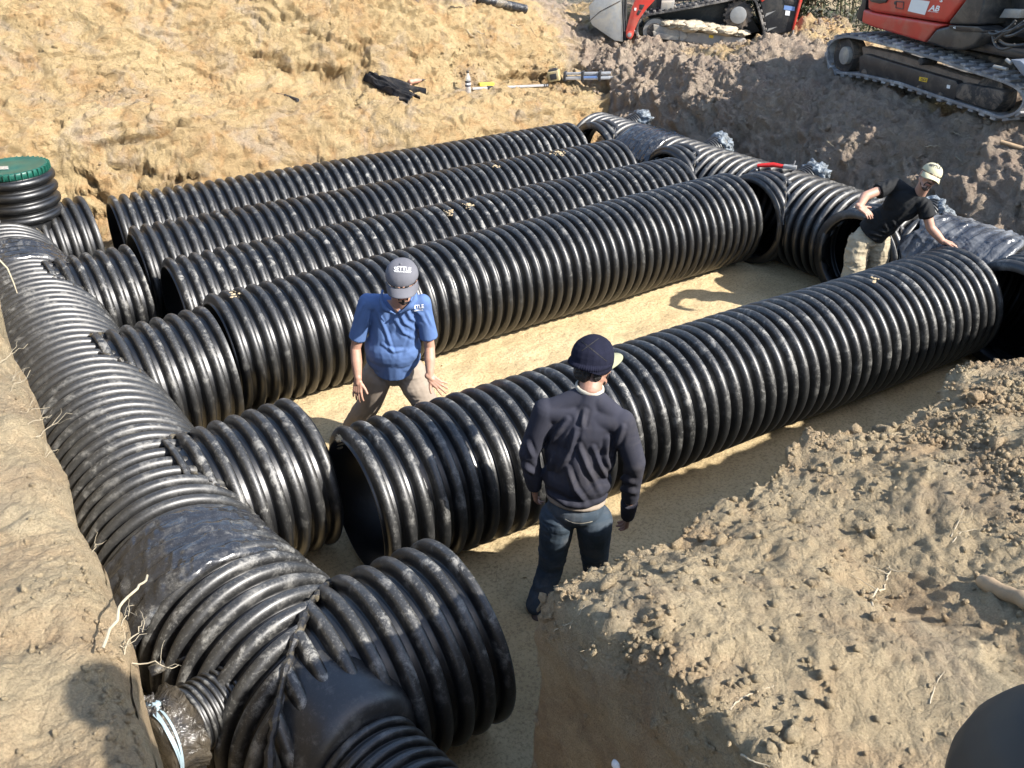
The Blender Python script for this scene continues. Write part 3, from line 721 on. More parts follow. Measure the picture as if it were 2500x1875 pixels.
# ------------------------------------------------------------------ figures
def frame_from(fwd, up):
    f = np.array(fwd, float); f /= np.linalg.norm(f); r = np.cross(f, up); r /= np.linalg.norm(r); u = np.cross(r, f)
    return r, f, u
class Blob:
    """overlapping tapered limbs and ellipsoids grown into one continuous skin"""
    def __init__(s): s.m = MB()
    def cap(s, p0, r0, p1, r1, n=20, flat=False, sq=None):
        p0 = np.array(p0, float); p1 = np.array(p1, float); ax = p1-p0; L = np.linalg.norm(ax); ax /= max(L, 1e-6)
        ref = np.array([0, 0, 1.]) if abs(ax[2]) < .9 else np.array([1., 0, 0])
        a = np.cross(ax, ref); a /= np.linalg.norm(a); b = np.cross(ax, a); rows = []
        if not flat:
            for t in np.linspace(-PI/2+.15, 0, 5): rows.append((math.sin(t)*r0, math.cos(t)*r0))
            for t in np.linspace(0, PI/2-.15, 5): rows.append((L+math.sin(t)*r1, math.cos(t)*r1))
        else: rows = [(0, r0*.02), (0, r0), (L*.5, (r0+r1)/2), (L, r1), (L, r1*.02)]
        th = np.linspace(0, 2*PI, n, endpoint=False)
        V = np.concatenate([p0+ax*q+rr*(np.cos(th)[:, None]*a+np.sin(th)[:, None]*b) for q, rr in rows])
        F = grid_faces(len(rows), n, True).tolist()+[list(range(n))[::-1], list(range((len(rows)-1)*n, len(rows)*n))]
        s.m.add(V, F); return s
    def chain(s, pts, rs):
        for i in range(len(pts)-1): s.cap(pts[i], rs[i], pts[i+1], rs[i+1])
        return s
    def ell(s, c, rad, fr=None, n=20):
        fr = np.array(fr) if fr is not None else np.eye(3)
        u = np.linspace(-PI/2+.12, PI/2-.12, 12); th = np.linspace(0, 2*PI, n, endpoint=False)
        V = np.concatenate([np.stack([np.cos(t)*np.cos(th)*rad[0], np.cos(t)*np.sin(th)*rad[1], np.full(n, math.sin(t)*rad[2])], -1) for t in u])
        V = V@fr+np.array(c)
        s.m.add(V, grid_faces(12, n, True).tolist()+[list(range(n))[::-1], list(range(11*n, 12*n))]); return s
    def build(s, name, mat, parent, voxel=.006, smooth=4, disp=None, cuts=()):
        me = bpy.data.meshes.new('tmp'); me.from_pydata(s.m.V, [], s.m.F); me.update()
        bm = bmesh.new(); bm.from_mesh(me); bmesh.ops.recalc_face_normals(bm, faces=bm.faces); bm.to_mesh(me); bm.free()
        o = bpy.data.objects.new('tmp', me); COL.objects.link(o)
        md = o.modifiers.new('r', 'REMESH'); md.mode = 'VOXEL'; md.voxel_size = voxel
        m2 = o.modifiers.new('s', 'SMOOTH'); m2.factor = .5; m2.iterations = smooth
        dg = bpy.context.evaluated_depsgraph_get(); dg.update()
        m = bpy.data.meshes.new_from_object(o.evaluated_get(dg)); bpy.data.objects.remove(o)
        m.name = name
        if disp is not None:
            n = len(m.vertices); V = np.zeros(n*3, np.float32); m.vertices.foreach_get('co', V); V = V.reshape(-1, 3)
            Nn = np.zeros(n*3, np.float32); m.vertex_normals.foreach_get('vector', Nn); Nn = Nn.reshape(-1, 3)
            V = V+Nn*disp(V.astype(float), Nn)[:, None]; m.vertices.foreach_set('co', V.astype(np.float32).ravel()); m.update()
        if cuts:
            bm = bmesh.new(); bm.from_mesh(m)
            for c_, n_ in cuts: bmesh.ops.bisect_plane(bm, geom=bm.verts[:]+bm.edges[:]+bm.faces[:], plane_co=tuple(c_), plane_no=tuple(n_), clear_outer=True)
            bm.to_mesh(m); bm.free()
        m.materials.clear()
        return link(name, m, mat, parent)
def bvh_of(*objs):
    V = []; F = []
    for o in objs:
        b = len(V); V += [tuple(v.co) for v in o.data.vertices]; F += [[i+b for i in p.vertices] for p in o.data.polygons]
    return BVHTree.FromPolygons(V, F)
def drape(name, px2, F, bv, mat, parent, off=.003, fallback=6.5):
    V = []
    for (x, y) in px2:
        d = Vector(ray(x, y).tolist()).normalized(); h = bv.ray_cast(Vector(CAM.tolist()), d)
        if h[0] is None:
            h2 = bv.find_nearest(Vector((CAM+np.array(d)*fallback).tolist())); p = h2[0]; n = h2[1]
        else: p, n = h[0], h[1]
        if n.dot(d) > 0: n = -n
        V.append(tuple(p+n*off))
    me = bpy.data.meshes.new(name); me.from_pydata(V, [], F); me.update()
    return link(name, me, mat, parent, smooth=False)
def quadgrid(pts, n=8, m=8):
    """px grid over a quad given by 4 corners"""
    a, b, c, d = [np.array(p, float) for p in pts]; V = []
    for i in range(n):
        for j in range(m):
            u, v = i/(n-1), j/(m-1); V.append(tuple((a*(1-v)+b*v)*(1-u)+(d*(1-v)+c*v)*u))
    return V, grid_faces(n, m).tolist()
def text2d(txt, size, bold=0.0, shear=0.):
    cu = bpy.data.curves.new('t', 'FONT'); cu.body = txt; cu.size = size; cu.align_x = 'CENTER'; cu.align_y = 'CENTER'; cu.offset = bold; cu.resolution_u = 2; cu.shear = shear
    o = bpy.data.objects.new('t', cu); COL.objects.link(o); dg = bpy.context.evaluated_depsgraph_get(); dg.update()
    m = bpy.data.meshes.new_from_object(o.evaluated_get(dg)); V = [tuple(v.co)[:2] for v in m.vertices]; F = [list(p.vertices) for p in m.polygons]
    bpy.data.objects.remove(o); bpy.data.curves.remove(cu); return V, F
def text_px(txt, cx, cy, size, ang=0., bold=0., sx=1., curve=0.):
    V, F = text2d(txt, size, bold); c, s_ = math.cos(ang), math.sin(ang); out = []
    for x, y in V:
        x *= sx; y += curve*x*x
        out.append((cx+x*c+y*s_, cy+x*s_-y*c))
    return out, F

def head_prims(B, c, fwd, up, k=1.0, beard=False):
    r, f, u = frame_from(fwd, up); c = np.array(c)
    L = lambda x, y, z: c+k*(r*x+f*y+u*z); fr = np.array([r, f, u])
    e = lambda p, rad: B.ell(L(*p), [q*k for q in rad], fr)
    e((0, -.012, .026), (.074, .092, .074)); e((0, .015, -.02), (.064, .074, .090)); e((0, .030, -.055), (.048, .052, .055))
    for s in (-1, 1):
        B.cap(L(s*.052, -.01, -.055), .022*k, L(s*.018, .062, -.100), .020*k); e((s*.037, .056, -.030), (.024, .022, .024))
        e((s*.077, -.008, -.008), (.009, .018, .031)); B.cap(L(s*.012, .088, .024), .009*k, L(s*.046, .074, .022), .008*k)
        e((s*.012, .100, -.034), (.009, .009, .007))
    B.cap(L(0, .068, -.104), .018*k, L(0, .072, -.098), .018*k); B.cap(L(0, .085, .008), .008*k, L(0, .108, -.030), .0125*k)
    B.cap(L(-.020, .084, -.062), .0075*k, L(.020, .084, -.062), .0075*k); B.cap(L(-.016, .083, -.072), .0075*k, L(.016, .083, -.072), .0075*k)
    return L, fr
def face_parts(L, fr, k, parent, beard=True, hairmat=None, mous=True):
    for s in (-1, 1):
        b = Blob().ell(L(s*.031, .073, .002), (.0125*k, .011*k, .0085*k), fr); b.build('eye', M['eye'], parent, .0022, 1)
        b = Blob().ell(L(s*.031, .083, .002), (.0055*k, .004*k, .0055*k), fr); b.build('iris', M['hair'], parent, .0014, 1)
        Blob().chain([L(s*.014, .093, .020), L(s*.032, .090, .026), L(s*.050, .074, .020)], [.004*k, .005*k, .003*k]).build('eyebrow', hairmat, parent, .002, 1)
    Blob().chain([L(-.021, .088, -.068), L(0, .093, -.067), L(.021, .088, -.068)], [.0035*k, .006*k, .0035*k]).build('lips', M['lip'], parent, .0018, 1)
    if beard:
        B = Blob()
        for s in (-1, 1):
            B.chain([L(s*.056, .016, -.066), L(s*.044, .038, -.088), L(s*.020, .070, -.108), L(0, .080, -.112)], [.004*k, .009*k, .012*k, .015*k])
            if mous: B.chain([L(0, .094, -.052), L(s*.020, .089, -.055), L(s*.029, .080, -.072), L(s*.024, .076, -.092)], [.004*k, .0045*k, .0045*k, .005*k])
        B.cap(L(0, .088, -.083), .006*k, L(0, .085, -.1), .010*k)
        B.build('beard', hairmat, parent, .003, 2, disp=lambda P, N: .0016*vn(P, 160, 3))
def cap_on(L, k, parent, mat, brim_l=.055, tilt=0., crz=.022, crh=.096, crw=1.):
    V = []; nth, nph = 48, 16
    for i in range(nph):
        ph = (PI/2)*i/(nph-1)
        for j in range(nth):
            th = 2*PI*j/nth
            seam = 1-.012*math.exp(-((((th*6/(2*PI)+.5) % 1)-.5)/.05)**2)
            V.append(L(crw*math.sin(th)*.089*math.cos(ph)**.85*seam, -.012+math.cos(th)*.107*math.cos(ph)**.85*seam, crz+crh*math.sin(ph)**.9*(1-.08*math.cos(th)*(1-math.sin(ph)))))
    F = grid_faces(nph, nth, True).tolist()
    crown = link('cap', mesh_np('cap', np.array(V), F), mat, parent)
    md = crown.modifiers.new('s', 'SOLIDIFY'); md.thickness = .003*k
    V = []; nu, nv = 25, 9
    for i in range(nu):
        a = (i/(nu-1)*2-1)
        for j in range(nv):
            v = j/(nv-1); th = a*1.22
            x0, y0 = crw*math.sin(th)*.091, -.012+math.cos(th)*.109
            ln = brim_l*(1-abs(a)**5)+.012*(1-abs(a)**2)
            V.append(L(x0*(1+.02*v), y0+ln*v, .020-.030*(x0/.08)**2*(v*.8+.2)-.016*v-tilt*ln*v))
    br = link('cap_brim', mesh_np('cap_brim', np.array(V), grid_faces(nu, nv)), mat, crown)
    md = br.modifiers.new('s', 'SOLIDIFY'); md.thickness = .004*k
    Blob().ell(L(0, -.012, crz+crh+.001), (.007*k, .007*k, .005*k)).build('cap_button', mat, crown, .002, 1)
    return crown, br
def hand_prims(B, wrist, fdir, pnorm, side, k=1., curl=(.25, .3, .3), spread=.12, thumb=(.8, .3), seed=0):
    """palm from the wrist along fdir, palm facing pnorm, thumb on the +side edge"""
    f = np.array(fdir, float); f /= np.linalg.norm(f); n = np.array(pnorm, float); n = n-f*(n@f); n /= np.linalg.norm(n)
    s = np.cross(n, f)*side; w = np.array(wrist, float); rg = random.Random(seed)
    for q in (-.026, -.009, .009, .026): B.cap(w+f*.010*k+s*q*.8*k, .014*k, w+f*(.088-abs(q)*.25)*k+s*q*1.05*k, .0125*k)
    B.cap(w-f*.02*k, .026*k, w+f*.02*k, .022*k)
    B.cap(w+f*.03*k+s*.022*k+n*.006*k, .018*k, w+f*.055*k+s*.030*k+n*.006*k, .014*k)
    for q, (off, ln) in enumerate([(.030, .072), (.010, .080), (-.011, .074), (-.031, .058)]):
        d = f+s*spread*(1.4-q)*.8+n*.02; d /= np.linalg.norm(d); p = w+f*(.088-.006*abs(q-1))*k+s*off*k
        r0 = .0088*k if q < 3 else .0078*k
        cc = [c_*(1+rg.uniform(-.25, .25)) for c_ in curl]; ang = cc[0]; pts = [p]; segs = (.46, .30, .24)
        for i, sg in enumerate(segs):
            dd = d*math.cos(ang)+n*math.sin(ang); pts.append(pts[-1]+dd*ln*sg*k); ang += cc[min(i+1, 2)]
        B.chain(pts, [r0*1.05, r0, r0*.92, r0*.82])
    a, b_ = thumb; p = w+f*.028*k+s*.032*k+n*.004*k
    d = f*math.cos(a)+s*math.sin(a)+n*b_; d /= np.linalg.norm(d); p2 = p+d*.040*k; d2 = d+f*.35; d2 /= np.linalg.norm(d2)
    B.chain([p, p2, p2+d2*.032*k], [.0125*k, .0105*k, .0085*k])
RH = np.array([RT[0], RT[1], 0]); RH /= np.linalg.norm(RH); TH_ = np.array([-NH[0], -NH[1], 0]); ZU = np.array([0, 0, 1.])
def wrinkle(a1, a2, amp=.006, fr=14, dirv=None, seed=0):
    dirv = np.array(dirv if dirv is not None else (0, 0, 1.)); dirv = dirv/np.linalg.norm(dirv)
    def f(P, N):
        Q = P-np.outer(P@dirv, dirv)*a1
        return amp*(ridge(Q, fr, 3, seed)-.55)*np.clip(.5+vn(P, 5, seed+1), .1, 1.2)+a2*vn(P, 5, seed+2)
    return f

def folds(lines, width, amp, face=None):
    """raised cloth folds along traced lines"""
    def f(P, N):
        d = P-CAM; z_ = d@FW; x = PW/2+FPX*(d@RT)/z_; y = PH/2-FPX*(d@UP)/z_; out = np.zeros(len(P)); vis_ = ((N*-d).sum(1) > 0)
        for ln in lines:
            best = np.full(len(P), 1e9); tt = np.zeros(len(P)); n = len(ln)-1
            for i in range(n):
                a, b = np.array(ln[i], float), np.array(ln[i+1], float); e = b-a; t = np.clip(((x-a[0])*e[0]+(y-a[1])*e[1])/(e@e), 0, 1)
                q = np.hypot(x-a[0]-t*e[0], y-a[1]-t*e[1]); m = q < best; best = np.where(m, q, best); tt = np.where(m, (i+t)/n, tt)
            s_ = (best/width); out += amp*(np.exp(-s_**2)-.45*np.exp(-((s_-1.7)/.8)**2))*np.sin(np.clip(tt*.9+.08, 0, 1)*PI)**.6
        return out*vis_
    return f
# ---- the man in the blue polo shirt, bent over behind the nearest pipe
def person_blue():
    root = empty('person', (2.55, 5.95, 0), 'man in blue polo shirt and grey cap, bending forward with both hands out', 'person')
    K = 1.18
    hd = at(982, 682, 5.84); nk = at(974, 742, 6.02)
    fw_ = TH_*.90-ZU*.34+RH*.03; up_ = ZU*.92+TH_*.36
    shL, shR = at(897, 738, 6.05), at(1031, 738, 6.05); elL, elR = at(868, 850, 6.06), at(1049, 846, 6.06); wrL, wrR = at(874, 925, 5.95), at(1050, 918, 5.95)
    chest, belly, pelv = at(963, 785, 6.10), at(959, 848, 6.12), at(961, 893, 6.20)
    hiL, hiR = at(924, 912, 6.22), at(1000, 909, 6.22); knL, knR = at(905, 980, 6.28), at(1040, 985, 6.16)
    ftL, ftR = np.array([2.42, 6.16, .09]), np.array([3.00, 5.85, .09])
    tor = np.array([RH, frame_from(TH_, ZU+TH_*.25)[1], ZU])
    B = Blob(); Lh, fr = head_prims(B, hd, fw_, up_, K)
    B.chain([hd-up_*.06+fw_*-.02, nk, (nk+chest)/2], [.058, .062, .07])
    B.cap(shL, .045, shR, .045); B.ell(chest, (.15, .09, .13), tor); B.ell(belly, (.15, .10, .12), tor); B.ell(pelv, (.13, .09, .09), tor)
    for sh, e, wr in ((shL, elL, wrL), (shR, elR, wrR)): B.chain([sh, e*.5+sh*.5, e, e*.55+wr*.45, wr], [.048, .044, .038, .041, .027])
    for h, kn, ft in ((hiL, knL, ftL), (hiR, knR, ftR)): B.chain([h, kn, ft], [.06, .045, .035])
    hand_prims(B, wrL+(wrL-elL)*.05, ZU*-1-RH*.10+TH_*.25, -TH_*.9+RH*.35, 1 if np.cross(-TH_*.9+RH*.35, ZU*-1)@RH > 0 else -1, 1.03, (.10, .22, .2), .13, (.75, .0), 1)
    pn = -TH_*.8-ZU*.5; fd = -ZU*.55+RH*.72+TH_*.25
    hand_prims(B, wrR+(wrR-elR)*.05, fd, pn, 1 if np.cross(pn, fd)@(-RH-ZU) > 0 else -1, 1.0, (.15, .25, .2), .22, (.9, .0), 2)
    body = B.build('body', M['skin'], root, .0042, 2)
    # shirt
    Bs = Blob(); Bs.ell(chest+ZU*.01, (.178, .112, .165), tor); Bs.ell((chest+belly)/2, (.182, .132, .17), tor); Bs.ell(belly, (.212, .155, .175), tor); Bs.ell((belly+pelv)/2, (.208, .150, .14), tor); Bs.cap(shL*.7+shR*.3-ZU*.03, .085, belly-RH*.06, .125); Bs.cap(shR*.7+shL*.3-ZU*.03, .085, belly+RH*.06, .125)
    Bs.cap(shL+RH*.01, .062, shR-RH*.01, .062); Bs.cap(nk-ZU*.02, .068, chest, .12); Bs.cap(nk-ZU*.01, .06, shL-ZU*.01, .058); Bs.cap(nk-ZU*.01, .06, shR-ZU*.01, .058)
    slL, slR = at(872, 826, 6.06), at(1047, 824, 6.06)
    for sh, sl_ in ((shL, slL), (shR, slR)):
        Bs.cap(sh, .066, sh*.5+sl_*.5, .066); Bs.cap(sh*.6+sl_*.4, .064, sl_, .066, flat=True)
    hem = at(961, 898, 6.19); Bs.cap(belly, .15, hem+ZU*.02, .160, flat=True)
    def d1(P, N):
        Q = np.stack([P@RH, P@TH_, P[:, 2]], -1); q = Q-np.array([pelv@RH, 0, nk[2]])
        drag = np.stack([q[:, 0]*.8+q[:, 2]*.5, q[:, 2]*.15, q[:, 1]*.2], -1)
        return .011*(ridge(drag, 9, 2, 5)-.6)*np.clip((q[:, 0]+.05)*5, .25, 1)+.006*(ridge(P*np.array([1, 1, .6]), 7, 3, 8)-.5)
    c3 = lambda L_: [(800+x/3.456, 580+y/3.456) for x, y in L_]
    fb = folds([c3(q) for q in ([(590, 600), (650, 720), (760, 790)], [(640, 560), (700, 680), (790, 740)], [(690, 540), (740, 620), (800, 660)], [(570, 690), (640, 800), (740, 850)], [(420, 620), (500, 820), (560, 1010)], [(730, 740), (690, 880), (640, 1010)], [(350, 640), (330, 760)], [(300, 560), (240, 700)], [(840, 640), (890, 760)], [(460, 900), (560, 960), (660, 940)])], 4.2, .008)
    shirt = Bs.build('shirt', M['blue'], root, .0052, 14, disp=lambda P, N: fb(P, N)+.35*d1(P, N))
    bv = bvh_of(shirt)
    tri = [(949, 752), (1000, 748), (970, 772)]
    pts = []; F = []; n = 9; a, b, c = [np.array(p, float) for p in ((944, 733), (992, 733), (969, 764))]
    idx = {}
    for i in range(n):
        for j in range(n-i): idx[i, j] = len(pts); pts.append(tuple(a+(b-a)*i/(n-1)+(c-a)*j/(n-1)))
    for i in range(n-1):
        for j in range(n-1-i):
            F.append([idx[i, j], idx[i+1, j], idx[i, j+1]])
            if (i+1, j+1) in idx and j < n-2-i: F.append([idx[i+1, j], idx[i+1, j+1], idx[i, j+1]])
    drape('neck_opening', pts, F, bv, M['skin'], body, .004)
    V, F = quadgrid([(966, 762), (973, 764), (969, 783), (963, 781)], 6, 3); drape('placket', V, F, bv, M['blue'], shirt, .007)
    # collar
    for side, path in ((0, [(936, 705), (934, 728), (945, 748), (966, 764)]), (1, [(1012, 703), (1010, 726), (996, 742), (971, 764)])):
        W_ = []
        for q, (x, y) in enumerate(path):
            p = at(x, y, [6.02, 5.97, 5.945, 5.945][q]); o_ = (-RH if side == 0 else RH)*[.012, .028, .034, .006][q]-ZU*[.0, .015, .03, .004][q]-TH_*[.01, .004, .0, .0][q]
            W_ += [p+TH_*.022, p+o_+TH_*.018]
        V = []; m_ = 14
        W_ = np.array(W_).reshape(-1, 2, 3)
        for t in np.linspace(0, 3, m_):
            i = min(int(t), 2); V += list(W_[i]*(1-(t-i))+W_[i+1]*(t-i))
        o = link('collar', mesh_np('collar', np.array(V), [[2*i, 2*i+1, 2*i+3, 2*i+2] for i in range(m_-1)]), M['blue'], shirt)
        o.modifiers.new('s', 'SOLIDIFY').thickness = .005
    for t_, x_, y_, sz, bd in (('SETTLE', 1016, 749, 12.0, .14), ('ENGINEERING', 1020, 757, 4.0, .05)):
        V, F = text_px(t_, x_, y_, sz, -.10, bd); drape('chest_print', V, F, bv, M['white'], shirt, .006)
    # trousers
    Bt = Blob(); Bt.ell(pelv+ZU*.0, (.178, .125, .12), tor); Bt.cap(pelv, .13, at(962, 905, 6.22), .12)
    kA = at(905, 980, 6.30); lo = ftL+np.array([0, 0, .03])
    Bt.chain([hiL, (hiL+kA)/2-RH*.005, kA, (kA+lo)/2, lo], [.122, .112, .094, .090, .090])
    kB = knR; lo2 = ftR+np.array([0, 0, .03])
    Bt.chain([hiR, (hiR+kB)/2, kB, (kB+lo2)/2, lo2], [.124, .116, .098, .090, .090])
    Bt.build('trousers', M['khaki'], root, .007, 4, disp=lambda P, N: .009*(ridge(np.stack([P[:, 0], P[:, 1], P[:, 2]*1.9], -1), 5, 3, 15)-.5)*np.clip(.4+vn(P, 4, 6), .15, 1))
    MB().box(pelv+ZU*.075+TH_*.12, RH, TH_, ZU, .02, .006, .015).build('belt_buckle', M['steel'], root, bevel=.003)
    for ft, dx in ((ftL, -.02), (ftR, .05)):
        Blob().cap(ft-TH_*.05-ZU*.03, .048, ft+TH_*.15+RH*dx-ZU*.042, .042).cap(ft-ZU*.02, .05, ft+ZU*.08, .052).build('boot', M['boot'], root, .006, 3)
    face_parts(Lh, fr, K, body, True, M['hair'])
    Bh = Blob()
    for s in (-1, 1): Bh.ell(Lh(s*.072, -.030, .005), (.018, .040, .050), fr); Bh.ell(Lh(s*.060, -.06, -.02), (.022, .03, .045), fr)
    Bh.ell(Lh(0, -.075, .0), (.06, .035, .065), fr)
    Bh.build('hair', M['hair'], root, .004, 1, disp=lambda P, N: .006*vn(P, 60, 2)+.004*vn(P, 130, 3))
    crown, brim = cap_on(Lh, K, root, M['cap_grey'], tilt=.10, brim_l=.046, crh=.086, crw=1.08)
    bc = bvh_of(crown)
    V, F = text_px('SETTLE', 982.5, 657, 13.2, .04, .12, curve=-.004); drape('cap_print', V, F, bc, M['white'], crown, .0045)
    V, F = text_px('ENGINEERING AND PLUMBING', 982.5, 664.5, 3.4, .04, .06, .82); drape('cap_print', V, F, bc, M['white'], crown, .0045)
    bb = bvh_of(brim)
    pts = [(1000.0, 692.0)]+[(1000+10.5*math.cos(t)*1, 692+6.6*math.sin(t)-1.2*math.cos(t)) for t in np.linspace(0, 2*PI, 20, endpoint=False)]
    drape('brim_sticker', pts, [[0, 1+i, 1+(i+1) % 20] for i in range(20)], bb, M['white'], brim, .004)
    for q, s_ in enumerate((-2.6, .2, 2.6)):
        V, F = quadgrid([(992.5+q, 692+s_+1), (1007.5-q, 691+s_-1), (1007.5-q, 692+s_-.4), (992.5+q, 693+s_+1.4)], 3, 5); drape('sticker_line', V, F, bb, M['cap_grey'], brim, .0055)
person_blue()

# ---- the man in the navy sweatshirt, seen from behind
def person_navy():
    root = empty('person', (2.5, 3.6, 0), 'man seen from behind in navy sweatshirt, dark knit beanie and jeans', 'person')
    F_ = -TH_                       # he faces away from the camera
    hd = at(1449, 888, 4.50); nk = at(1440, 952, 4.43)
    fw_ = F_*.62+RH*.80-ZU*.12; up_ = ZU*.97+RH*.08+F_*.1; KH = 1.14
    shL, shR = at(1332, 1002, 4.43), at(1518, 1030, 4.36); elL, elR = at(1292, 1105, 4.42), at(1549, 1128, 4.33); wrL, wrR = at(1306, 1192, 4.47), at(1532, 1262, 4.60)
    chest, waist, pelv = at(1425, 1050, 4.42), at(1408, 1165, 4.42), at(1405, 1225, 4.42)
    hiL, hiR = at(1362, 1262, 4.43), at(1450, 1270, 4.42); knL, knR = at(1346, 1380, 4.50), at(1452, 1372, 4.62); ftL, ftR = at(1312, 1487, 4.44), np.array([2.98, 3.62, .08])
    sp_ = nk-pelv; sp_ /= np.linalg.norm(sp_); r_ = (shR-shL); r_ /= np.linalg.norm(r_); f_ = np.cross(sp_, r_); tor = np.array([r_, f_, np.cross(r_, f_)])
    B = Blob(); Lh, fr = head_prims(B, hd, fw_, up_, KH)
    B.chain([hd-ZU*.05, nk, chest], [.062, .064, .09]); B.ell(chest, (.15, .09, .15), tor); B.ell(pelv, (.13, .09, .12), tor); B.cap(chest, .11, pelv, .11); B.cap(shL, .045, shR, .045)
    for sh, e, wr in ((shL, elL, wrL), (shR, elR, wrR)): B.chain([sh, e, wr], [.045, .038, .027])
    for h, kn, ft in ((hiL, knL, ftL), (hiR, knR, ftR)): B.chain([h, kn, ft], [.06, .045, .035])
    fd = -ZU*.95+F_*.25; pn = RH*.9-TH_*.2; hand_prims(B, wrL, fd, pn, 1 if np.cross(pn, fd)@F_ > 0 else -1, 1.0, (.35, .45, .35), .03, (.5, .3), 4)
    fd = -ZU*.9+F_*.4; pn = -RH; hand_prims(B, wrR, fd, pn, 1 if np.cross(pn, fd)@F_ > 0 else -1, 1.0, (.35, .45, .35), .03, (.5, .3), 5)
    body = B.build('body', M['skin_tan'], root, .0044, 2)
    Bs = Blob(); Bs.ell(chest, (.215, .135, .20), tor); Bs.ell(chest*.5+waist*.5, (.212, .142, .20), tor); Bs.cap(chest+ZU*.02, .13, waist, .155); Bs.ell(waist, (.206, .150, .14), tor)
    Bs.ell(waist*.5+pelv*.5, (.190, .145, .065), tor)
    Bs.cap(nk-ZU*.03, .075, chest, .13); Bs.cap(shL+RH*.02, .070, shR-RH*.02, .070); Bs.cap(nk-ZU*.02, .06, shL, .06); Bs.cap(nk-ZU*.02, .06, shR, .06)
    for sh, e, wr in ((shL, elL, wrL), (shR, elR, wrR)):
        Bs.chain([sh, sh*.5+e*.5, e, e*.4+wr*.6], [.074, .070, .062, .056]); Bs.cap(e*.3+wr*.7, .054, wr, .042, flat=True)
    def d2(P, N):
        q = P-chest; x = q@r_; z = q[:, 2]
        back = np.clip(-(N@f_), 0, 1)
        Q = np.stack([x*1.0+z*.12, q@f_*.3, z*.28-np.abs(x)*.25], -1)
        return .030*(ridge(Q, 6.5, 2, 33)-.62)*np.clip(.35-z*2.2, .15, 1)*(.4+.6*back)+.0035*(ridge(P*np.array([1, 1, .6]), 8, 2, 36)-.5)
    c3 = lambda L_: [(1230+x/2.128, 780+y/2.128) for x, y in L_]
    fb = folds([c3(q) for q in ([(330, 520), (270, 600), (220, 700)], [(375, 570), (345, 680), (290, 780)], [(390, 660), (430, 760), (500, 900)], [(465, 670), (500, 760), (540, 830)], [(330, 770), (370, 880), (430, 960)], [(540, 620), (530, 720), (555, 780)], [(620, 560), (580, 660), (560, 720)], [(250, 700), (230, 830)], [(600, 820), (680, 850)], [(600, 880), (690, 900)], [(120, 640), (150, 720)], [(100, 760), (160, 800)], [(230, 900), (330, 960), (470, 980)], [(420, 480), (400, 560)])], 6.5, .016)
    sweat = Bs.build('sweatshirt', M['navy'], root, .0058, 10, disp=lambda P, N: fb(P, N)+.004*fbm(P, 5, 2, 3))
    bvs = bvh_of(sweat)
    Bw = Blob(); Bw.ell(pelv*.72+waist*.28-ZU*.012, (.182, .140, .042), tor); Bw.build('undershirt', M['khaki'], root, .007, 3)
    Bt = Blob(); Bt.ell(pelv-ZU*.03, (.170, .132, .12), tor)
    Bt.chain([hiL, hiL*.5+knL*.5, knL, knL*.5+ftL*.5, ftL+ZU*.04], [.112, .098, .080, .076, .075])
    Bt.chain([hiR, hiR*.5+knR*.5, knR, knR*.5+ftR*.5, ftR+ZU*.04], [.114, .100, .082, .076, .075])
    jeans = Bt.build('jeans', M['denim'], root, .0065, 4, disp=lambda P, N: .008*(ridge(P*np.array([1, 1, 2.0]), 6, 3, 43)-.5)*np.clip(.4+vn(P, 4, 6), .15, 1))
    bj = bvh_of(jeans)
    for q, ((x0, y0), (x1, y1), (x2, y2)) in enumerate([((1380, 1266), (1405, 1284), (1446, 1272))]):
        pts = [((1-t)**2*x0+2*t*(1-t)*x1+t*t*x2, (1-t)**2*y0+2*t*(1-t)*y1+t*t*y2) for t in np.linspace(0, 1, 14)]
        V = []; 
        for x, y in pts: V += [(x, y-.8), (x, y+.8)]
        drape('pocket_stitching', V, [[2*i, 2*i+1, 2*i+3, 2*i+2] for i in range(13)], bj, M['collar'], jeans, .003)
    for ft, s in ((ftL, -1), (ftR, 1)):
        Blob().cap(ft-F_*.06-ZU*.03, .046, ft+F_*.16-ZU*.04, .04).cap(ft-ZU*.02, .05, ft+ZU*.09, .052).build('boot', M['boot'], root, .006, 3)
    # beanie, cap brim, hair, beard, collar
    def bean(P, N):
        h = (P-hd)@up_; a = np.arctan2((P-hd)@frb[0], (P-hd)@frb[1])
        return .0022*np.sin(a*70)*(h < .035)*.7+.004*(ridge(P, 7, 2, 9)-.5)
    r2, f2, u2 = frame_from(fw_, up_); frb = np.array([r2, f2, u2])
    Bb = Blob(); kk = KH; Bb.ell(Lh(0, -.012, .050), (.098*kk, .112*kk, .100*kk), frb); Bb.ell(Lh(0, -.016, -.006), (.100*kk, .114*kk, .052*kk), frb); Bb.ell(Lh(0, -.02, .015), (.103*kk, .117*kk, .035*kk), frb)
    bn = Bb.build('beanie', M['beanie'], root, .0042, 3, disp=bean, cuts=[(Lh(0, .0, -.030), -(u2*.96+f2*.30))])
    bn.modifiers.new('s', 'SOLIDIFY').thickness = .004
    bb = bvh_of(bn)
    for (xa, ya), (xb, yb) in (((1420, 833), (1481, 882)), ((1420, 857), (1462, 826))):
        V = []; dx, dy = xb-xa, yb-ya; l_ = math.hypot(dx, dy); nx, ny = -dy/l_*.9, dx/l_*.9
        for t in np.linspace(0, 1, 12): V += [(xa+dx*t-nx, ya+dy*t-ny), (xa+dx*t+nx, ya+dy*t+ny)]
        drape('beanie_seam', V, [[2*i, 2*i+1, 2*i+3, 2*i+2] for i in range(11)], bb, M['hair'], bn, .0015)
    V = []
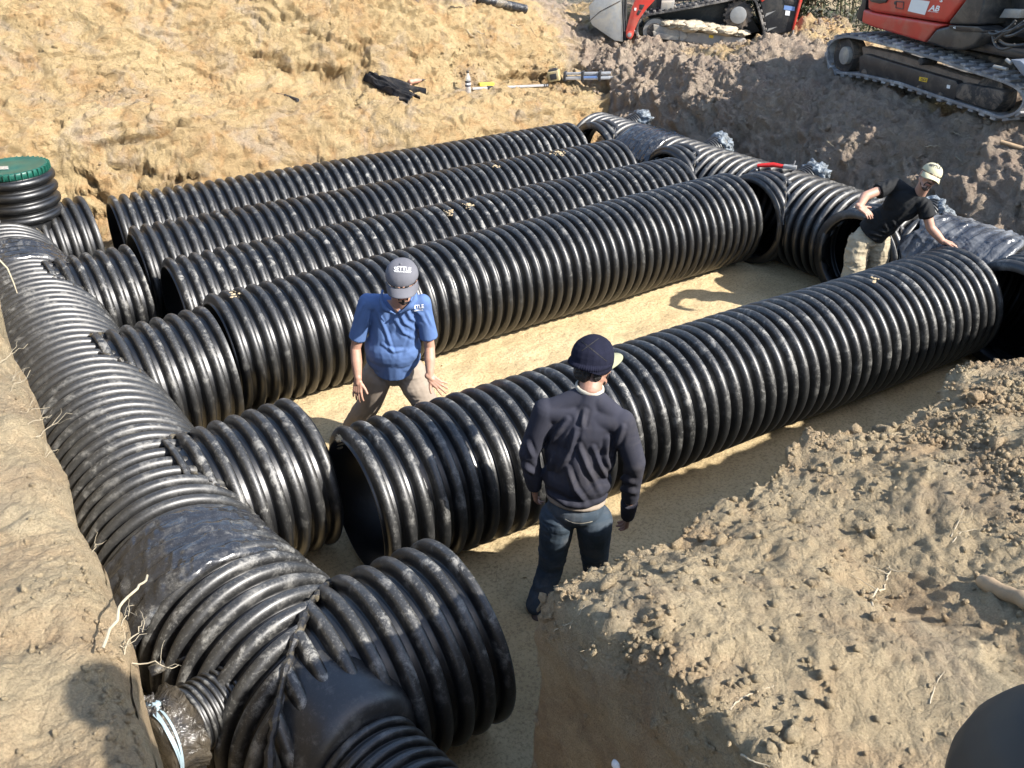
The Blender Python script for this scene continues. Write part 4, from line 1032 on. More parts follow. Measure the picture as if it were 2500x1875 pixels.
    for i in range(25):
        a = i/24*2-1
        for j in range(8):
            v = j/7; th = a*1.1; x0, y0 = math.sin(th)*.089, -.012+math.cos(th)*.107; ln = .085*(1-abs(a)**2.6)
            V.append(Lh(x0, y0+ln*v, .030-.03*(x0/.08)**2-.012*v))
    br = link('cap_brim', mesh_np('cap_brim', np.array(V), grid_faces(25, 8)), M['olive'], root); br.modifiers.new('s', 'SOLIDIFY').thickness = .005
    Bh = Blob(); Bh.ell(Lh(0, -.070, -.035), (.062, .034, .050), frb); 
    for s in (-1, 1): Bh.ell(Lh(s*.066, -.03, -.035), (.014, .03, .035), frb)
    Bh.build('hair', M['hair'], root, .004, 1, disp=lambda P, N: .004*vn(P, 90, 3))
    face_parts(Lh, fr, KH, body, True, M['hair'])
    th = np.linspace(0, 2*PI, 60, endpoint=False); rows = []
    for (dz, rr) in ((-.006, .074), (.002, .077), (.010, .076), (.014, .074), (.012, .070)):
        rows.append(nk+(np.cos(th)*rr*.98)[:, None]*RH+(np.sin(th)*rr*.9)[:, None]*F_+((dz+.012*np.cos(th-2.7)+.010*np.sin(th*3)*.2+.004)[:, None])*ZU+F_*.012)
    co_ = link('hood_collar', mesh_np('hood_collar', np.concatenate(rows), grid_faces(5, 60, True)), M['collar'], sweat); co_.modifiers.new('s', 'SOLIDIFY').thickness = .006
person_navy()

# ---- the man in the black T-shirt, leaning with a hand on the pipe
def person_black():
    root = empty('person', (7.75, 5.5, 0), 'bearded man in black T-shirt and cream cap, leaning one hand on the pipe', 'person')
    K = 1.06
    hd = at(2271, 429, 8.50); nk = at(2238, 484, 8.60)
    fw_ = TH_*.97+ZU*.06-RH*.14; up_ = ZU*.90+RH*.40
    shL, shR = at(2184, 450, 8.66), at(2258, 502, 8.52)      # image left / right
    elL, elR = at(2112, 479, 8.52), at(2272, 556, 8.44); wrL, wrR = at(2098, 505, 8.36), at(2303, 591, 8.37)
    chest, belly, pelv = at(2204, 500, 8.62), at(2152, 545, 8.72), at(2122, 575, 8.76)
    hiL, hiR = at(2098, 590, 8.76), at(2144, 590, 8.76); knL, knR = at(2083, 665, 8.70), at(2142, 665, 8.76)
    ftL, ftR = np.array([7.55, 5.42, .08]), np.array([7.98, 5.38, .08])
    sp_ = nk-pelv; sp_ /= np.linalg.norm(sp_); f_ = TH_-sp_*(TH_@sp_); f_ /= np.linalg.norm(f_); r_ = np.cross(f_, sp_); r_ = r_ if r_@RH > 0 else -r_
    tor = np.array([r_, f_, sp_])
    B = Blob(); Lh, fr = head_prims(B, hd, fw_, up_, K)
    B.chain([hd-up_*.06, nk, nk*.6+chest*.4], [.058, .062, .075]); B.ell(chest, (.15, .09, .15), tor); B.cap(chest, .10, pelv, .11); B.cap(shL, .045, shR, .045)
    B.chain([shL, shL*.5+elL*.5, elL, elL*.5+wrL*.5, wrL], [.048, .046, .044, .040, .029]); B.chain([shR, shR*.5+elR*.5, elR, elR*.55+wrR*.45, wrR], [.048, .046, .042, .042, .028])
    for h, kn, ft in ((hiL, knL, ftL), (hiR, knR, ftR)): B.chain([h, kn, ft], [.06, .045, .035])
    fd = -ZU*.45+RH*.75+TH_*.45; pn = -TH_*.3-ZU*.7+RH*.1; hand_prims(B, wrL, fd, pn, 1 if np.cross(pn, fd)@ZU > 0 else -1, 1.0, (.25, .3, .2), .06, (.7, -.1), 7)
    top = np.array([8.03, 4.66+0, PR_*2+.005]); fd = RH*.8-ZU*.22+TH_*.25; pn = -ZU; hand_prims(B, wrR+ZU*.012, fd, pn, 1 if np.cross(pn, fd)@TH_ > 0 else -1, 1.0, (.10, .15, .1), .15, (.8, .0), 8)
    body = B.build('body', M['skin'], root, .0044, 2)
    Bs = Blob(); Bs.ell(chest, (.178, .118, .19), tor); Bs.cap(chest, .125, belly, .145); Bs.ell(belly, (.172, .128, .13), tor); Bs.cap(belly, .145, at(2128, 568, 8.76), .152, flat=True)
    Bs.cap(shL, .068, shR, .068); Bs.cap(nk-sp_*.045, .068, chest, .12)
    sl1, sl2 = at(2143, 468, 8.58), at(2265, 530, 8.48)
    Bs.cap(shL, .070, shL*.4+sl1*.6, .072); Bs.cap(shL*.5+sl1*.5, .070, sl1, .074, flat=True); Bs.cap(shR, .072, shR*.4+sl2*.6, .076); Bs.cap(shR*.5+sl2*.5, .074, sl2, .080, flat=True)
    def d3(P, N):
        q = P-chest; Q = np.stack([q@r_, q@f_*.4, (q@sp_)*.35+q@r_*.4], -1)
        return .010*(ridge(Q, 10, 2, 53)-.6)*np.clip(.35+q@r_*3, .15, 1)+.007*(ridge(P, 7, 3, 56)-.5)
    c3 = lambda L_: [(2020+x/5.028, 370+y/5.028) for x, y in L_]
    fb = folds([c3(q) for q in ([(1190, 600), (1100, 720), (880, 880)], [(1120, 570), (980, 700), (870, 800)], [(1230, 640), (1150, 760)], [(700, 890), (750, 980)], [(640, 980), (760, 990)], [(800, 860), (860, 930)], [(520, 1000), (680, 1040)], [(690, 410), (660, 480)], [(760, 370), (720, 440)], [(600, 700), (640, 850)])], 4.0, .010)
    tee = Bs.build('t_shirt', M['black_shirt'], root, .0055, 10, disp=lambda P, N: fb(P, N)+.3*d3(P, N))
    th = np.linspace(0, 2*PI, 40); path = [nk-sp_*.005+r_*.070*math.cos(t)+f_*(.066*math.sin(t)+.01)-sp_*.030*max(0, math.sin(t)) for t in th]
    MB().tube(path, .006, 6).build('neck_band', M['black_shirt'], tee, smooth=True)
    Bt = Blob(); Bt.ell(pelv-ZU*.02, (.168, .125, .12), np.array([RH, TH_, ZU]))
    Bt.chain([hiL, hiL*.5+knL*.5, knL, ftL+ZU*.04], [.118, .112, .105, .100]); Bt.chain([hiR, hiR*.5+knR*.5, knR, ftR+ZU*.04], [.118, .110, .100, .100])
    tr = Bt.build('trousers', M['pants'], root, .0065, 4, disp=lambda P, N: .013*(ridge(P*np.array([1, 1, 1.5]), 5.5, 3, 63)-.5))
    bt = bvh_of(tr)
    for q in ([(2065, 566), (2082, 568), (2084, 573), (2066, 572)], [(2062, 640), (2105, 646), (2106, 651), (2062, 646)]):
        V, F = quadgrid(q, 3, 8); drape('pocket_flap', V, F, bt, M['pants'], tr, .010)
    for ft in (ftL, ftR): Blob().cap(ft-TH_*.05-ZU*.03, .048, ft+TH_*.15-ZU*.042, .042).cap(ft-ZU*.02, .05, ft+ZU*.08, .052).build('boot', M['boot'], root, .006, 3)
    face_parts(Lh, fr, K, body, True, M['brownhair'])
    Bh = Blob()
    for s in (-1, 1): Bh.ell(Lh(s*.073, -.022, .015), (.010, .03, .035), fr)
    Bh.ell(Lh(0, -.08, .0), (.055, .028, .06), fr); Bh.build('hair', M['brownhair'], root, .004, 1)
    crown, brim = cap_on(Lh, K, root, M['cap_cream'], tilt=.12, brim_l=.062, crh=.088)
    bc = bvh_of(crown)
    V, F = text_px('SETTLE', 2283, 407, 8.6, .30, .16); drape('cap_print', V, F, bc, M['dark_print'], crown, .004)
    V = [(2268, 402), (2280, 403.4), (2280, 405), (2268, 403.6)]; drape('cap_print', V, [[0, 1, 2, 3]], bc, M['dark_print'], crown, .004)
person_black()

# ------------------------------------------------------------------ machines on the bank
class Plane:
    """a machine's side plane: outlines are read off sight lines, then pushed back to real thickness"""
    def __init__(s, O, u): s.O = np.array(O, float); s.u = np.array([u[0], u[1], 0.]); s.u /= np.linalg.norm(s.u); s.w = np.array([s.u[1], -s.u[0], 0]);  s.w = s.w if s.w@(CAM-s.O) > 0 else -s.w
    def p(s, px, py, w=0.):
        d = ray(px, py); o = s.O+s.w*w; t = ((o-CAM)@s.w)/(d@s.w); return CAM+d*t
    def uv(s, px, py, w=0.):
        q = s.p(px, py, w)-s.O; return q@s.u, q[2]
    def at(s, u, v, w=0.): return s.O*np.array([1, 1, 0])+s.u*u+np.array([0, 0, v])+s.w*w+np.array([0, 0, s.O[2]])*1.0
def poly(pl, pts, w0, th, name, mat, parent, bevel=.012, seg=2, k=1, o=(0, 0)):
    P = [pl.p(x/k+o[0], y/k+o[1], w0) for x, y in pts]
    return MB().prism(P, -pl.w*th).build(name, mat, parent, bevel=bevel, seg=seg)
def disc(pl, c, r, w0, th, name, mat, parent, n=32, bevel=.006, hole=0):
    ring = [c+pl.w*w0*0+pl.u*r*math.cos(a)+ZU*r*math.sin(a) for a in np.linspace(0, 2*PI, n, endpoint=False)]
    return MB().prism(ring, -pl.w*th).build(name, mat, parent, bevel=bevel)
def track(pl, outline, w0, width, thick, name, mat, parent, lug_h=.028, lug_n=48, chev=True, chunk=True):
    """closed rubber belt along an outline in (u, v), with lugs on the outside"""
    pts = np.array(outline, float); n = len(pts); cl = np.vstack([pts, pts[:1]]); seg = np.linalg.norm(np.diff(cl, axis=0), axis=1); S_ = np.r_[0, np.cumsum(seg)]; Lt = S_[-1]
    ev = lambda s: np.array([np.interp(s % Lt, S_, cl[:, 0]), np.interp(s % Lt, S_, cl[:, 1])])
    N_ = 220; q = np.array([ev(Lt*i/N_) for i in range(N_)])
    for _ in range(4): q = (np.roll(q, 1, 0)+q*2+np.roll(q, -1, 0))/4
    T = np.roll(q, -1, 0)-np.roll(q, 1, 0); T /= np.linalg.norm(T, axis=1, keepdims=True); Nn = np.stack([T[:, 1], -T[:, 0]], -1)
    cen = q.mean(0); Nn *= np.sign(((q-cen)*Nn).sum(1)).mean()
    w3 = lambda a, w: pl.O+pl.u*a[0]+ZU*a[1]+pl.w*w
    rows = []
    for i in range(N_):
        a = q[i]; b = q[i]-Nn[i]*thick
        rows.append([w3(a, w0), w3(a, w0-width), w3(b, w0-width), w3(b, w0)])
    V = np.array(rows).reshape(-1, 3); i = np.arange(N_)[:, None]; j = np.arange(4)[None]
    F = np.stack([i*4+j, ((i+1) % N_)*4+j, ((i+1) % N_)*4+(j+1) % 4, i*4+(j+1) % 4], -1).reshape(-1, 4)
    mb = MB(); mb.add(V, F)
    for k in range(lug_n):
        idx = int(N_*k/lug_n); a = q[idx]; t = T[idx]; nn = Nn[idx]; t3 = pl.u*t[0]+ZU*t[1]; n3 = pl.u*nn[0]+ZU*nn[1]
        for (wa, wb, sh) in ((0, .45, 0), (.55, 1.0, .5)):
            idx2 = int(N_*(k+sh)/lug_n) % N_; a = q[idx2]; t = T[idx2]; nn = Nn[idx2]; t3 = pl.u*t[0]+ZU*t[1]; n3 = pl.u*nn[0]+ZU*nn[1]
            c = w3(a, w0-width*(wa+wb)/2)
            mb.box(c+n3*lug_h/2, t3, n3, pl.w, Lt/lug_n*.24, lug_h*.55, width*(wb-wa)*.5)
    return mb.build(name, mat, parent, bevel=.006, seg=1)
def mud(name, c, rad, mat, parent, seed, squash=(1, 1, .5)):
    o = crumple(name, c, rad, mat, parent, seed=seed, amp=.30, sub=4, squash=squash, f=1.6); return o

# ---- small excavator, its left track towards the pit
ex = empty('excavator', (10.9, 7.8, 1.45), 'compact red and black excavator with muddy rubber tracks on the right bank', 'excavator')
PX = Plane((11.15, 8.75, 1.50), (-.30, -.955))
c6 = lambda x, y: (x/4.254+1980, y/4.254)
def X6(x, y, w=0.): return PX.uv(*c6(x, y), w)
outl = [(145, 575), (165, 470), (240, 390), (370, 362), (560, 395), (900, 480), (1300, 600), (1700, 735), (2000, 830), (2150, 900), (2230, 1010), (2210, 1110), (2120, 1200), (1960, 1245), (1700, 1150), (1300, 1020), (900, 880), (500, 790), (260, 770), (175, 700)]
ol = [X6(x, y) for x, y in outl]
tr1 = track(PX, ol, 0, .38, .035, 'track', M['rubber_pale'], ex, lug_n=44)
tr2 = track(PX, ol, -1.30, .38, .035, 'track', M['rubber'], ex, lug_n=44)
def X6p(x, y, w): return PX.p(*c6(x, y), w)
def pd(c, r, th, name, mat, parent, bevel=.006): return disc(PX, c, r, 0, th, name, mat, parent, bevel=bevel)
fr_ = poly(PX, [c6(*p) for p in [(500, 590), (560, 560), (880, 660), (1500, 840), (1540, 900), (1480, 1060), (1250, 1000), (1090, 950), (1010, 880), (900, 850), (800, 840), (720, 800), (600, 775), (500, 760)]], -.03, .12, 'track_frame', M['mblack'], ex)
poly(PX, [c6(*p) for p in [(520, 480), (900, 560), (1500, 760), (1990, 900), (1960, 1120), (1450, 1000), (1000, 860), (560, 740)]], -.12, .18, 'packed_mud', M['mud'], ex, bevel=.03)
pd(X6p(340, 578, -.06), .235, .20, 'sprocket', M['iron'], ex)
pd(X6p(340, 578, .00), .118, .10, 'sprocket_hub', M['frame'], ex, bevel=.015)
idl = poly(PX, [c6(*p) for p in [(1500, 880), (1560, 862), (1960, 935), (2000, 960), (1985, 1060), (1900, 1150), (1780, 1120), (1500, 1020)]], -.01, .16, 'idler_guard', M['iron'], ex, bevel=.02)
pd(X6p(1840, 1010, -.10), .235, .18, 'idler_wheel', M['iron'], ex)
for x, y in ((545, 770), (785, 850), (1120, 935), (1330, 1010)):
    pd(X6p(x, y, -.02), .062, .20, 'roller', M['iron'], ex)
pd(X6p(1135, 640, .01), .045, .22, 'carrier_roller', M['iron'], ex, bevel=.01)
poly(PX, [c6(*p) for p in [(1125, 797), (1210, 812), (1200, 855), (1120, 838)]], -.026, .004, 'warning_sticker', M['label_yellow'], fr_, bevel=0)
poly(PX, [c6(*p) for p in [(1412, 880), (1445, 887), (1438, 922), (1407, 915)]], -.026, .004, 'sticker', M['label_white'], fr_, bevel=0)
for pts in ([(1138, 832), (1152, 808), (1166, 836)], [(1172, 818), (1196, 822), (1192, 840), (1170, 836)]):
    q = [c6(*p) for p in pts]; m_ = MB(); P3 = [PX.p(x, y, -.024) for x, y in q]
    for a, b in zip(P3, P3[1:]+P3[:1]): m_.tube([a, b], .0035, 5)
    m_.build('sticker_symbol', M['dark_print'], fr_)
# slew ring and belly
poly(PX, [c6(*p) for p in [(560, 330), (860, 400), (1500, 600), (2100, 780), (2150, 640), (1600, 520), (900, 350)]], -.45, .80, 'undercarriage_deck', M['iron'], ex, bevel=.03)
WH = -.10
low = poly(PX, [c6(*p) for p in [(540, 98), (520, 232), (640, 282), (1172, 442), (1290, 300), (1405, 258), (1000, 190), (650, 130)]], WH, 1.30, 'lower_skirt', M['red'], ex, bevel=.035, seg=3)
hood = poly(PX, [c6(*p) for p in [(600, -260), (585, 10), (582, 96), (655, 128), (1390, 240), (1440, 190), (1610, -30), (1640, -260)]], WH+.01, 1.28, 'engine_hood', M['red'], ex, bevel=.05, seg=3)
poly(PX, [c6(*p) for p in [(1655, -260), (1620, -20), (1440, 215), (1425, 255), (1735, 262), (1790, 60), (1830, -260)]], WH+.02, 1.25, 'side_panel', M['mblack'], ex, bevel=.05, seg=3)
poly(PX, [c6(*p) for p in [(1185, 442), (1300, 302), (1440, 268), (1790, 322), (1775, 390), (1690, 480), (1560, 520), (1400, 510)]], WH+.03, 1.30, 'lower_panel', M['mblack'], ex, bevel=.035, seg=3)
poly(PX, [c6(*p) for p in [(1430, 262), (1735, 275), (1800, 318), (1790, 338), (1480, 318), (1430, 290)]], WH+.05, .30, 'panel_cap', M['mblack'], ex, bevel=.02, seg=2)
poly(PX, [c6(*p) for p in [(500, -200), (520, 30), (470, 120), (460, 190), (515, 232), (560, 100), (590, -200)]], WH-.05, 1.10, 'corner_bumper', M['mblack'], ex, bevel=.03)
poly(PX, [c6(*p) for p in [(600, -5), (790, -5), (770, 28), (700, 38), (620, 20)]], WH+.03, .06, 'grille_recess', M['mblack'], hood, bevel=.01)
for q in ([(885, 15), (965, 22), (955, 95), (880, 80)],):
    P3 = [X6p(x, y, WH+.014) for x, y in q]; m_ = MB()
    for a, b in zip(P3, P3[1:]+P3[:1]): m_.tube([a, b], .006, 5)
    m_.build('latch_outline', M['mblack'], hood)
pd(X6p(872, 30, WH+.016), .022, .01, 'hood_lock', M['mblack'], hood, bevel=.002)
st = poly(PX, [c6(*p) for p in [(1045, -12), (1232, 15), (1180, 155), (1003, 115)]], WH+.016, .005, 'white_notice', M['label_white'], hood, bevel=0)
def ptext(txt, cx, cy, size, ang, w, mat, parent, name, bold=0., sx=1., shear=0.):
    V, F = text2d(txt, size, bold, shear); c, s_ = math.cos(ang), math.sin(ang)
    P3 = [tuple(X6p(cx+x*sx*c+y*s_, cy+x*sx*s_-y*c, w)) for x, y in V]
    me = bpy.data.meshes.new(name); me.from_pydata(P3, [], F); me.update(); return link(name, me, mat, parent, smooth=False)
for q, (t_, x_, y_, sz) in enumerate([('Build It Right', 1130, 22, 26), ('0800 676 536', 1122, 48, 24), ('see our safety guide', 1115, 76, 17), ('keep clear', 1105, 103, 17)]):
    ptext(t_, x_, y_, sz, .13, WH+.018, M['dark_print'], st, 'notice_text', .3)
ptext('AB', 1278, 88, 82, .10, WH+.014, M['white'], hood, 'hood_lettering', 2.2, 1.0, .3)
ptext('RENTAL EQUIPMENT', 1268, 122, 15, .13, WH+.014, M['white'], hood, 'hood_lettering', .3, .8)
ptext('S', 1352, 2, 62, .10, WH+.014, M['white'], hood, 'hood_lettering', 2.5, 1.1)
ptext('45', 1490, 288, 28, .05, WH+.056, M['white'], ex, 'panel_lettering', .8)
# cab front, boom foot, hoses and blade at the right
poly(PX, [c6(*p) for p in [(1840, -260), (1800, 60), (1745, 250), (1800, 330), (2300, 420), (2420, 380), (2420, -260)]], WH-.35, .70, 'cab_base', M['mblack'], ex, bevel=.04)
poly(PX, [c6(*p) for p in [(2010, 90), (2190, 95), (2150, 190), (1950, 185)]], WH-.20, .10, 'step_plate', M['steel'], ex, bevel=.01)
poly(PX, [c6(*p) for p in [(1700, 420), (1900, 470), (2300, 560), (2420, 560), (2420, 640), (2050, 600), (1650, 520)]], WH-.1, .55, 'deck_edge', M['mblack'], ex, bevel=.03)
rg = np.random.default_rng(12)
for k in range(7):
    a = X6p(1850+rg.uniform(0, 160), 230+rg.uniform(0, 200), WH+.02); b = X6p(2100+rg.uniform(0, 150), 150+rg.uniform(0, 350), WH+.02); m_ = (a+b)/2-ZU*rg.uniform(.05, .2)+PX.w*.06
    t = np.linspace(0, 1, 14)[:, None]; MB().tube((1-t)**2*a+2*t*(1-t)*m_+t*t*b, .016, 8).build('hydraulic_hose', M['mblack'], ex, smooth=True)
poly(PX, [c6(*p) for p in [(2060, 615), (2170, 628), (2330, 760), (2400, 900), (2300, 880), (2170, 760)]], .05, 1.7, 'dozer_blade', M['blade'], ex, bevel=.02)
for a, b in (((1900, 690), (2040, 720)), ((2030, 620), (2080, 660))):
    MB().tube([X6p(*a, .05), X6p(*b, .05)], .02, 8).build('blade_fitting', M['steel'], ex, smooth=True)
# cab above the picture, so that it stands complete from elsewhere
def PXa(u, v, w): return PX.O+PX.u*u+ZU*v+PX.w*w
u0, v0 = X6(1650, -260); u1, _ = X6(2400, -260)
def boxp(a, b, h0, h1, w0, w1, name, mat, parent, bevel=.03):
    return MB().prism([PXa(a, h0, w0), PXa(b, h0, w0), PXa(b, h1, w0), PXa(a, h1, w0)], PX.w*(w1-w0)).build(name, mat, parent, bevel=bevel)
boxp(u0, u1, v0-.02, v0+.06, -.20, -1.2, 'cab_sill', M['mblack'], ex)
for a in (u0+.03, u1-.08):
    for w_ in (-.22, -1.15): boxp(a, a+.06, v0+.05, v0+1.15, w_, w_-.06, 'cab_post', M['mblack'], ex, .01)
boxp(u0-.02, u1+.02, v0+1.15, v0+1.25, -.16, -1.26, 'cab_roof', M['mblack'], ex)
# ---- compact track loader
ld = empty('track_loader', (11.6, 12.0, 1.35), 'compact red track loader with raised rubber track and steel bucket at the back', 'loader')
PL_ = Plane((11.05, 12.60, 1.38), (.74, -.67))
c5 = lambda x, y: (x/3.95+1440, y/3.95)
def X5(x, y, w=0.): return PL_.uv(*c5(x, y), w)
def X5p(x, y, w=0.): return PL_.p(*c5(x, y), w)
def P5(pts, w0, th, name, mat, parent=ld, bevel=.015, seg=2): return poly(PL_, [c5(*p) for p in pts], w0, th, name, mat, parent, bevel, seg)
def D5(x, y, r, w0, th, name, mat, parent=ld, bevel=.008): return disc(PL_, X5p(x, y, w0), r, 0, th, name, mat, parent, bevel=bevel)
ol = [X5(x, y) for x, y in [(440, 310), (455, 220), (510, 150), (600, 125), (800, 95), (1100, 40), (1400, -20), (1540, -40), (1610, 0), (1650, 120), (1690, 280), (1700, 360), (1640, 430), (1500, 480), (1200, 500), (860, 478), (600, 470), (510, 440), (460, 380)]]
track(PL_, ol, 0, .40, .035, 'track', M['rubber'], ld, lug_n=52)
track(PL_, ol, -1.35, .40, .035, 'track', M['rubber'], ld, lug_n=52)
D5(625, 300, .200, -.08, .25, 'idler_wheel', M['frame']); D5(625, 300, .13, -.05, .1, 'idler_hub', M['iron'])
sp_ = D5(1430, 145, .215, -.06, .08, 'sprocket', M['iron']); D5(1432, 148, .135, -.03, .10, 'drive_motor_cover', M['steel'], sp_)
for k in range(16):
    a = 2*PI*k/16; c = X5p(1430, 145, -.06)+PL_.u*.225*math.cos(a)+ZU*.225*math.sin(a)
    MB().tube([c, c-PL_.w*.08], .022, 8).build('sprocket_tooth', M['iron'], sp_)
P5([(612, 236), (930, 300), (1470, 362), (1508, 382), (1490, 470), (1180, 440), (850, 392), (620, 345)], -.02, .22, 'track_frame', M['frame'])
P5([(605, 300), (860, 352), (850, 392), (620, 372)], 0.01, .05, 'frame_guard', M['frame'])
P5([(868, 285), (900, 290), (945, 345), (900, 400), (865, 395)], .012, .05, 'frame_bracket', M['frame'])
P5([(1150, 335), (1192, 342), (1190, 370), (1148, 363)], -.014, .006, 'sticker', M['label_yellow'], bevel=0)
for x, y in ((830, 415), (985, 430), (1100, 440), (1232, 450), (1352, 458)): D5(x, y, .075, -.04, .22, 'roller', M['frame'])
for k, (x, y, r) in enumerate([(850, 235, .17), (1000, 250, .20), (1150, 270, .19), (1300, 290, .17), (1450, 320, .13), (760, 225, .12)]):
    mud('packed_soil', X5p(x, y, -.12), r, M['palemud'], ld, 200+k, (1.2, 1.2, .45))
P5([(500, -200), (700, -200), (780, 100), (1100, 50), (1420, -10), (1500, 60), (1640, 300), (1500, 340), (620, 240), (560, 160)], -.45, .75, 'chassis', M['mblack'])
P5([(690, 20), (820, 20), (800, 95), (680, 105)], -.05, .3, 'side_step', M['frame'])
P5([(820, -200), (1640, -200), (1640, -50), (820, 20)], -.35, .9, 'side_body', M['mblack'])
arm = P5([(500, -200), (720, -200), (620, 10), (545, 90), (475, 190), (432, 290), (420, 345), (395, 385), (350, 360), (345, 300), (375, 180), (410, 60), (445, -20)], .03, .10, 'lift_arm', M['red'], bevel=.02)
P5([(480, 42), (530, 48), (505, 95), (475, 90)], .034, .02, 'arm_opening', M['mblack'], arm, bevel=.004); P5([(465, 98), (500, 102), (470, 150), (450, 140)], .034, .02, 'arm_opening', M['mblack'], arm, bevel=.004)
P5([(430, 76), (450, 78), (446, 104), (428, 100)], .036, .006, 'arm_sticker', M['label_white'], arm, bevel=0)
D5(382, 338, .058, .06, .18, 'arm_pivot', M['red']); D5(382, 338, .036, .075, .04, 'pivot_pin', M['steel'])
for k, (a, b, r) in enumerate([((310, -60), (330, 300), .028), ((350, -100), (345, 200), .022), ((395, 200), (430, 300), .014), ((400, 160), (385, 290), .012)]):
    MB().tube([X5p(*a, 0), X5p(*b, 0)], r, 10).build('hydraulic_ram', M['mblack'] if k < 2 else M['steel'], ld, smooth=True)
P5([(310, 150), (345, 130), (350, 390), (395, 395), (410, 440), (325, 400)], -.02, .5, 'quick_coupler', M['mblack'])
# bucket: side plate, curved back, floor
P5([(-10, 60), (100, -60), (296, -100), (300, 0), (316, 402), (240, 392), (180, 352), (20, 240), (5, 200)], .05, .02, 'bucket_side', M['steel'], bevel=.004)
P5([(-10, 60), (100, -60), (296, -100), (300, 0), (316, 402), (240, 392), (180, 352), (20, 240), (5, 200)], -1.65, .02, 'bucket_side', M['steel'], bevel=.004)
P5([(290, -100), (300, -100), (318, 402), (306, 402)], .05, 1.7, 'bucket_back', M['steel'], bevel=.003)
P5([(10, 196), (24, 236), (182, 350), (242, 390), (312, 402), (300, 385), (188, 334), (36, 226)], .04, 1.68, 'bucket_floor', M['steel'], bevel=.003)
MB().tube([X5p(-6, 205, .055), X5p(100, 110, .055), X5p(298, 6, .055)], .008, 6).build('bucket_weld', M['iron'], ld)
rear = P5([(1650, -200), (2080, -200), (2045, 0), (1962, 290), (1930, 312), (1850, 320), (1800, 345), (1765, 385), (1700, 372), (1672, 180), (1640, 0)], -.04, 1.30, 'rear_body', M['mblack'], bevel=.03)
P5([(2025, -200), (2090, -200), (2052, 0), (1968, 292), (1950, 292), (2020, 0)], .0, 1.34, 'rear_door_edge', M['red'], bevel=.02)
P5([(1650, -60), (1700, -10), (1660, 24), (1645, 0)], -.03, .1, 'red_trim', M['red'])
P5([(1870, -20), (1995, 0), (1985, 52), (1868, 40)], -.03, .03, 'grab_recess', M['iron'], rear)
P5([(1876, 52), (1978, 66), (1974, 106), (1870, 92)], -.034, .006, 'blue_sticker', M['label_blue'], rear, bevel=0)
P5([(1888, 100), (1932, 106), (1926, 152), (1882, 146)], -.034, .006, 'white_sticker', M['label_white'], rear, bevel=0)
for q in ([(1795, 102), (1690, 162), (1700, 130)], [(1808, 258), (1708, 306), (1722, 276)]): P5(q, -.034, .006, 'pale_chevron', M['steel'], rear, bevel=0)
MB().tube([X5p(1965, 290, 0), X5p(1945, 372, 0)], .014, 8).build('tow_pin', M['frame'], ld)
ua, va = X5(700, -200); ub, _ = X5(1640, -200)
def PLa(u, v, w): return PL_.O+PL_.u*u+ZU*v+PL_.w*w
MB().prism([PLa(ua, va-.1, -.35), PLa(ub, va-.1, -.35), PLa(ub, va+1.0, -.35), PLa(ua+.2, va+1.0, -.35)], -PL_.w*1.0).build('cab', M['mblack'], ld, bevel=.05)

# dried mud on a few ribs
for pi, spots in ((2, [(1098, 519, 14, 9, 34), (1146, 502, 16, 8, 26)]), (1, [(1362, 374, 20, 7, 34), (1215, 405, 8, 4, 8)]), (4, [(830, 1075, 12, 14, 20), (2135, 680, 8, 9, 12)]), (3, [(575, 720, 14, 9, 16)])):
    rt_, ob_ = PW_OBJ[pi]; bv = bvh_of(ob_); off = Vector(rt_.location) - Vector(rt_.location); rg = np.random.default_rng(pi+5); mb = Blob()
    for (cx, cy, sx_, sy_, n_) in spots:
        for k in range(n_):
            d = Vector(ray(cx+rg.normal(0, sx_*.5), cy+rg.normal(0, sy_*.5)).tolist()).normalized(); h = bv.ray_cast(Vector(CAM.tolist()), d)
            if h[0] is None: continue
            r_ = rg.uniform(.006, .017); mb.ell(np.array(h[0]), (r_*1.4, r_*1.1, r_*.45), n=8)
    o = link('dried_mud', mesh_np('dried_mud', np.array(mb.m.V), np.array([f for f in mb.m.F if len(f) == 4])), M['drymud'], rt_)

# ------------------------------------------------------------------ things left on the ledge
def on(px, py): return hit(px, py)
def framed(px, py, px2, py2):
    a, n = on(px, py); b, _ = on(px2, py2); a = np.array(a); b = np.array(b); n = np.array(n); x = b-a; L = np.linalg.norm(x); x /= L
    z = n-x*(n@x); z = z*.5+ZU*.5; z = z-x*(z@x); z /= np.linalg.norm(z); y = np.cross(z, x); return a, b, x, y, z, L
